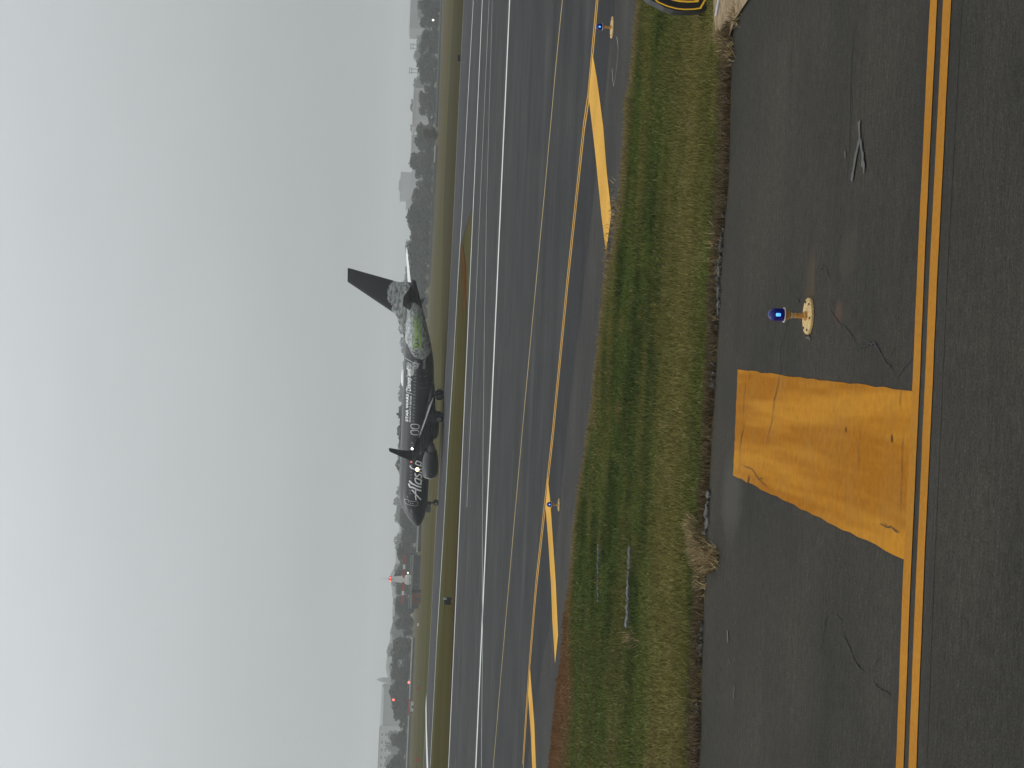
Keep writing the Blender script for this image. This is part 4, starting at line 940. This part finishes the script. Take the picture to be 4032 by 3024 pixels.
shed('shed', 'shed', 1656, 2357, 3.0, 2.6, 2.4, M['rust'], M['rust'], 'rust-brown hut next to the narrow dark hut')
shed('equipment_box', 'cabinet', 1628, 2782, 3.4, 1.1, 1.4, M['white_panel'], M['white_panel'], 'low white cabinet on the grass under the two red lights')
shed('equipment_box', 'cabinet', 1655, 2128, 1.6, .9, 1.2, M['roof_pale'], M['wall_grey'], 'small pale box on the grass by the short pale wall')
def obstruction(px_top, py, base_row, label, mat, r=.42, cat='light'):
    b0 = at(base_row, py); o = empty('light_pole', (b0.x, b0.y, 0)); tp = at_depth(px_top, py, b0.y); h = tp.z; tag(o, label, cat)
    MB().tube((0, 0, 0), (0, 0, h - r), .10, .07, 6).build('pole', M['pole'], o); MB().lathe([(-r, .06), (-.5 * r, .8 * r), (0, r), (.5 * r, .8 * r), (r, .06)], c=(0, 0, h), n=10).build('lamp', mat, o, True); return o
obstruction(1610, 2688, 1630, 'lower red light shining just above the low wall', M['red_glow'])
obstruction(1549, 2758, 1626, 'higher red light on a tall thin pole', M['red_glow'])
obstruction(1705, 81, 1742, 'single white lamp shining in front of the dark trees on the right', M['white_glow'], .38, 'lamp')
p = at(1628, 2800); o = MB().box(-3.2, 3.2, -.1, .1, 1.5, 2.1).tube((-2.8, 0, 0), (-2.8, 0, 1.6), .08, n=6).tube((2.8, 0, 0), (2.8, 0, 1.6), .08, n=6).build('barrier', M['red_paint']); o.location = (p.x - 1, p.y + 12, 0); tag(o, 'dull red barrier board beside the low white cabinet', 'barrier')
def mast(px_top, py, base_row, arms, label, cat='mast'):
    b0 = at(base_row, py); tp = at_depth(px_top, py, b0.y); o = empty('mast', (b0.x, b0.y, 0)); tag(o, label, cat)
    MB().tube((0, 0, 0), (0, 0, tp.z), .16, .10, 6).build('pole', M['pole'], o)
    for k, (dz, hw) in enumerate(arms): MB().box(-hw, hw, -.08, .08, tp.z - dz - .12, tp.z - dz + .12).build('arm', M['pole'], o)
mast(1591, 2738, 1628, [(.2, .5), (1.2, .35)], 'thin dark mast between the two red lights')
mast(1598, 2600, 1633, [(.3, .6)], 'thin dark mast left of the rust-brown hut')
def markerboard(px, py, col, label):
    p = at(px, py); o = empty('marker_board', (p.x, p.y, 0)); tag(o, label, 'marker'); MB().box(-.45, .45, -.05, .05, .15, .75).build('board', col, o)
    for dx in (-.3, .3): MB().box(dx - .03, dx + .03, -.03, .03, 0, .15).build('leg', M['pole'], o)
markerboard(1651, 2992, M['red_paint'], 'orange-red marker board in the grass at the picture edge')
markerboard(1657, 2712, M['red_paint'], 'orange-red marker board in the grass below the lower red light')
markerboard(1652, 2460, M['white_panel'], 'small white marker board in the grass left of the huts')

# ------------------------------------------------------------------ trees
M['bark'] = plain('bark', (.05, .042, .035), .9)
def leafmat(name, a1, b1):
    m, t, b = nodes(name); t.links.new(mixc(t, rng(t, noise(t, .35, 4, .7), .35, .65, 0, 1), a1, b1), b.inputs['Base Color']); setp(b, Roughness=.9, Specular_IOR_Level=.1); return m
LEAF = [leafmat('leaves_dark', (.022, .028, .016), (.045, .050, .028)), leafmat('leaves_olive', (.040, .042, .022), (.070, .066, .036)), leafmat('leaves_brown', (.055, .044, .030), (.085, .066, .044))]
def tree_mesh(seed, leaf, slim=1.0, conif=False):
    rr = random.Random(seed); V = []; Fc = []; lobes = []
    if conif:
        for k in range(9):
            z = .16 + .80 * k / 8; lobes.append((rr.uniform(-.02, .02), rr.uniform(-.02, .02), z, .21 * (1 - z) + .035, .09))
    else:
        for k in range(rr.randint(9, 13)):
            a_ = rr.uniform(0, 6.28); q = rr.uniform(0, .26); z = rr.uniform(.26, .84); q *= 1.15 - abs(z - .45)
            lobes.append((q * math.cos(a_) * slim, q * math.sin(a_) * slim, z, rr.uniform(.13, .21) * slim, rr.uniform(.10, .17)))
        lobes.append((0, 0, .5, .26 * slim, .30)); lobes.append((0, 0, .22, .22 * slim, .2))
    for cx, cy, cz, r_, h_ in lobes:
        for _ in range(95):
            u = Vector((rr.gauss(0, 1), rr.gauss(0, 1), rr.gauss(0, 1))).normalized(); k = rr.uniform(.62, 1.08)
            c = Vector((cx + u.x * r_ * k, cy + u.y * r_ * k, cz + u.z * h_ * k)); s = rr.uniform(.018, .042)
            n_ = (u + Vector((rr.gauss(0, .6), rr.gauss(0, .6), rr.gauss(0, .6)))).normalized(); t1 = n_.orthogonal().normalized() * s; t2 = n_.cross(t1.normalized()) * s * rr.uniform(.6, 1.1); i = len(V)
            V += [c - t1 - t2, c + t1 - t2 * .7, c + t1 * .8 + t2, c - t1 * .9 + t2]; Fc.append((i, i + 1, i + 2, i + 3))
    me = bpy.data.meshes.new('crown'); me.from_pydata([tuple(v) for v in V], [], Fc); me.update(); me.materials.append(leaf)
    mb = MB(); mb.tube((0, 0, -.02), (.01, 0, .3), .022, .016, 7); mb.tube((.01, 0, .3), (0, .01, .75), .016, .006, 6)
    for k in range(5):
        a_ = rr.uniform(0, 6.28); z = rr.uniform(.25, .55); mb.tube((.01, 0, z), (.22 * slim * math.cos(a_), .22 * slim * math.sin(a_), z + .2), .009, .004, 5)
    tm = bpy.data.meshes.new('trunk'); tm.from_pydata(mb.v, [], mb.f); tm.update(); tm.materials.append(M['bark'])
    return me, tm
TM = [tree_mesh(100 + k, LEAF[k % 2 if k < 8 else 2], (1.0, .85, 1.15, .75)[k % 4], k in (5,)) for k in range(10)]
ntree = [0]
def tree(x, Y, h, k, label, group, wide=1.0):
    c, tm = TM[k]; o = empty('tree', (x, Y, 0), random.uniform(0, 6.28)); o.scale = (h * wide, h * wide, h); tag(o, label, 'tree', group)
    link('crown', c, None, o); link('trunk', tm, None, o); ntree[0] += 1; return o
PROF = [(-300, 1655), (0, 1650), (60, 1648), (100, 1642), (130, 1640), (165, 1652), (190, 1642), (260, 1640), (320, 1652), (345, 1668), (380, 1650), (450, 1640), (510, 1626), (560, 1628), (590, 1622), (615, 1606), (645, 1602), (680, 1612), (720, 1622), (770, 1622), (815, 1612), (835, 1590),
        (862, 1584), (890, 1598), (930, 1606), (980, 1600), (1020, 1590), (1060, 1596), (1110, 1600), (1250, 1590), (1330, 1575), (1360, 1600), (1480, 1590), (1560, 1592), (1620, 1566), (1680, 1562), (1720, 1566), (1800, 1560), (1850, 1562), (1950, 1566), (2010, 1572), (2080, 1572),
        (2150, 1566), (2210, 1560), (2260, 1556), (2330, 1552), (2400, 1556), (2480, 1550), (2560, 1542), (2620, 1535), (2690, 1536), (2740, 1530), (2800, 1528), (2840, 1534), (2870, 1526), (2920, 1536), (2960, 1528), (3024, 1520), (3300, 1512)]
PY = [p[0] for p in PROF]; PX = [p[1] for p in PROF]
def photo_row(x, Y):
    q = Vector((x, Y, 3.4)) - CO; return 1512 - FPX * q.dot(RT) / q.dot(FW)
FRONT = 'hazy trees of the near line'
WH = [(60, 'at the right end below the hangar'), (180, 'between hangar and utility poles'), (340, 'below the two utility poles'), (520, 'below the long bright pale roof'), (620, 'behind the brown bush'), (800, 'below the blocky grey building'), (1080, 'just right of the airliner tail'),
      (1500, 'behind the rear half of airliner'), (2080, 'behind the front half of airliner'), (2250, 'between airliner nose and white tower'), (2420, 'behind the striped antenna beam'), (2640, 'between huts and lower red light'), (2860, 'behind the two red lights'), (9999, 'below the pale apartment block')]
def where(py): return next(b_ for a_, b_ in WH if py < a_)
x = -330.0
while x < 330:
    Y = random.uniform(880, 960); py = photo_row(x, Y); top = np.interp(py, PY, PX)
    h = at_depth(top, py, Y).z * random.uniform(.86, 1.08)
    k = random.choice((0, 1, 2, 3, 4, 6, 7)) if random.random() > .12 else random.choice((5, 8, 9))
    tree(x, Y, h, k, 'hazy grey tree of the near line ' + where(py), FRONT + ' ' + where(py), random.uniform(1.05, 1.45)); x += random.uniform(3.4, 5.6)
x = -330.0
while x < 330:                               # undergrowth filling the foot of the line
    Y = random.uniform(868, 880); tree(x, Y, random.uniform(4.5, 8.0), random.choice((0, 2, 4, 6)), 'low dark tree at the foot of the line ' + where(photo_row(x, Y)), 'low trees at the foot of the line ' + where(photo_row(x, Y)), random.uniform(1.6, 2.3)); x += random.uniform(6.0, 9.5)
# second, paler line behind
PB = [(-300, 1625), (0, 1622), (300, 1632), (330, 1604), (420, 1600), (500, 1600), (520, 1640), (660, 1650), (800, 1604), (960, 1592), (1020, 1584), (1100, 1580), (1330, 1562), (1380, 1566), (1420, 1570), (1480, 1562), (1560, 1566), (1700, 1560), (1780, 1552), (1850, 1550), (1960, 1548), (2060, 1546), (2120, 1542), (2180, 1540), (2240, 1548), (2330, 1534),
      (2380, 1530), (2450, 1528), (2520, 1515), (2560, 1508), (2640, 1510), (2700, 1520), (2760, 1530), (3024, 1510), (3300, 1500)]
BY = [p[0] for p in PB]; BX = [p[1] for p in PB]
x = -680.0
while x < 680:
    Y = random.uniform(1750, 1950); py = photo_row(x, Y); top = np.interp(py, BY, BX); h = at_depth(top, py, Y).z * random.uniform(.82, 1.03)
    tree(x, Y, h, random.choice((1, 2, 3, 4, 6, 8)), 'pale misty tree of the far line ' + where(py), 'pale trees of the far line ' + where(py), random.uniform(1.1, 1.5)); x += random.uniform(9, 15)
# bush before the wall
p = at(1726, 540); b0 = tree(p.x, p.y - 6, 6.2, 9, 'rounded reddish brown bush standing before the dark wall', None, 1.6); b0.name = 'bush'; b0['category'] = 'bush'

# ------------------------------------------------------------------ far buildings
def building(name, cat, y0, y1, xtop, Y, dp, mat, roofm, label, flat=True, rows=0, cols=0, ridge=0.0):
    a1 = at_depth(xtop, y0, Y); b1 = at_depth(xtop, y1, Y); h = min(a1.z, b1.z) if isinstance(xtop, (int, float)) else a1.z
    xa, xb = sorted((a1.x, b1.x)); o = empty(name, ((xa + xb) / 2, Y + dp / 2, 0)); tag(o, label, cat); hw = (xb - xa) / 2
    h = at_depth(xtop, (y0 + y1) / 2, Y).z
    MB().box(-hw, hw, -dp / 2, dp / 2, 0, h - .8).build('wall', mat, o)
    if ridge:
        MB().loft([[(-hw - 1, -dp / 2 - 1, h - .8), (-hw - 1, 0, h + ridge), (-hw - 1, dp / 2 + 1, h - .8)], [(hw + 1, -dp / 2 - 1, h - .8), (hw + 1, 0, h + ridge), (hw + 1, dp / 2 + 1, h - .8)]]).build('roof', roofm, o)
    else: MB().box(-hw - .6, hw + .6, -dp / 2 - .6, dp / 2 + .6, h - .8, h).build('roof', roofm, o)
    for r_ in range(rows):
        for c in range(cols):
            cx = -hw + (c + .5) * 2 * hw / cols; cz = h - 4.2 - r_ * 5.2; ww = hw / cols * .6
            f = MB().box(cx - ww, cx + ww, -dp / 2 - .15, -dp / 2 - .003, cz - 1.7, cz + 1.7).build('window', M['white_panel'], o)
            MB().box(cx - ww * .8, cx + ww * .8, -dp / 2 - .2, -dp / 2 - .153, cz - 1.35, cz + 1.35).build('pane', M['glass_dark'], f)
    return o, hw, h
building('hangar', 'hangar', -260, 112, 1620, 2300, 70, M['wall_grey'], M['wall_grey'], 'big flat-roofed grey hangar rising behind the trees at the right end')
building('warehouse', 'building', 345, 500, 1625, 1500, 30, M['wall_pale'], M['roof_pale'], 'long low building with a bright pale roof edge behind the trees')
building('warehouse', 'building', 528, 606, 1619, 1500, 30, M['wall_pale'], M['roof_pale'], 'short pale-roofed building to the left of the longer pale roof')
o, hw, h = building('tower_block', 'building', 676, 784, 1576, 2900, 40, M['wall_grey'], M['wall_grey'], 'blocky grey building with rooftop aerials above the trees', rows=3, cols=7)
MB().box(-hw - 16, -hw - .01, -14, 14, 0, h * .78).build('side_wing', M['wall_grey'], o); MB().box(hw + .01, hw + 11, -12, 12, 0, h * .62).build('side_wing', M['wall_grey'], o); MB().box(-hw * .3, hw * .45, -8, 8, h, h + 3).build('roof_plant', M['wall_grey'], o)
for dx in (-.5, .6, .8): MB().tube((dx * hw, 0, h), (dx * hw, 0, h + 3.5), .2, .1, 5).build('aerial', M['pole'], o)
building('house', 'building', 2712, 2872, 1507, 2300, 40, M['wall_grey'], M['wall_grey'], 'broad grey gabled house roof above the trees on the left', ridge=3.0)
building('apartment_block', 'building', 2876, 3300, 1484, 2200, 30, M['wall_pale'], M['wall_grey'], 'pale apartment block with white-framed windows at the left edge', rows=4, cols=14)
p = at_depth(1484, 2676, 2400); o = empty('steeple', (p.x, 2400, 0)); tag(o, 'pale pointed steeple rising over the misty trees', 'steeple'); MB().box(-3, 3, -3, 3, 0, p.z - 9).build('tower', M['wall_grey'], o); MB().frustum(0, 0, p.z - 9, p.z + 1, 3.6, 3.6, .15, .15).build('spire', M['wall_grey'], o)
for px, py, lb in ((1616, 182, 'double-armed utility pole above the trees near the hangar'), (1611, 278, 'double-armed utility pole left of the hangar trees')):
    Y = 1250; t0 = at_depth(px, py, Y); o = empty('utility_pole', (t0.x, Y, 0)); tag(o, lb, 'utility pole')
    for dx in (-1.4, 1.4): MB().tube((dx, 0, 0), (dx, 0, t0.z), .28, .2, 6).build('pole', M['pole'], o)
    for dz in (.3, 2.0): MB().box(-2.6, 2.6, -.15, .15, t0.z - dz - .2, t0.z - dz + .2).build('crossarm', M['pole'], o)
# far wooded ridge, one mass
xs5 = np.arange(-1500, 1501, 9.0); V = []; Fc = []
for i, x in enumerate(xs5):
    Yr = 3300; py = photo_row(x, Yr); base = at_depth(float(np.interp(py, [-300, 0, 500, 1000, 2000, 2600, 3024, 3300], [1640, 1640, 1640, 1612, 1568, 1520, 1512, 1505])), py, Yr).z
    hh = max(6, base + 14 * (fbm(np.array([x * .02]), np.array([1.0]), 5)[0] - .5) + 10 * (fbm(np.array([x * .07]), np.array([3.0]), 6)[0] - .5))
    V += [(x, Yr - 40, 0), (x, Yr - 34, hh * .55), (x + random.uniform(-2, 2), Yr - 18, hh * .92 + random.uniform(-.8, .8)), (x, Yr, hh), (x, Yr + 60, 0)]
for i in range(len(xs5) - 1):
    for j in range(4): Fc.append((5 * i + j, 5 * i + 5 + j, 5 * i + 6 + j, 5 * i + 1 + j))
rd = mesh('distant_woods', V, Fc, LEAF[0]); tag(rd, 'far misty woods along the skyline', 'woods', kind='stuff')

# ------------------------------------------------------------------ haze
mh = bpy.data.materials.new('haze'); mh.use_nodes = True; t = mh.node_tree; t.nodes.clear()
oo = t.nodes.new('ShaderNodeOutputMaterial'); pv = t.nodes.new('ShaderNodeVolumePrincipled')
pv.inputs['Color'].default_value = (.935, .965, .985, 1); pv.inputs['Density'].default_value = .00026; pv.inputs['Anisotropy'].default_value = 0.0
t.links.new(pv.outputs[0], oo.inputs['Volume'])
hz = MB().box(-3100, 3100, -260, 4100, -1.1, 95).build('haze', mh); tag(hz, 'thin grey haze over the whole airfield', 'haze', kind='stuff')
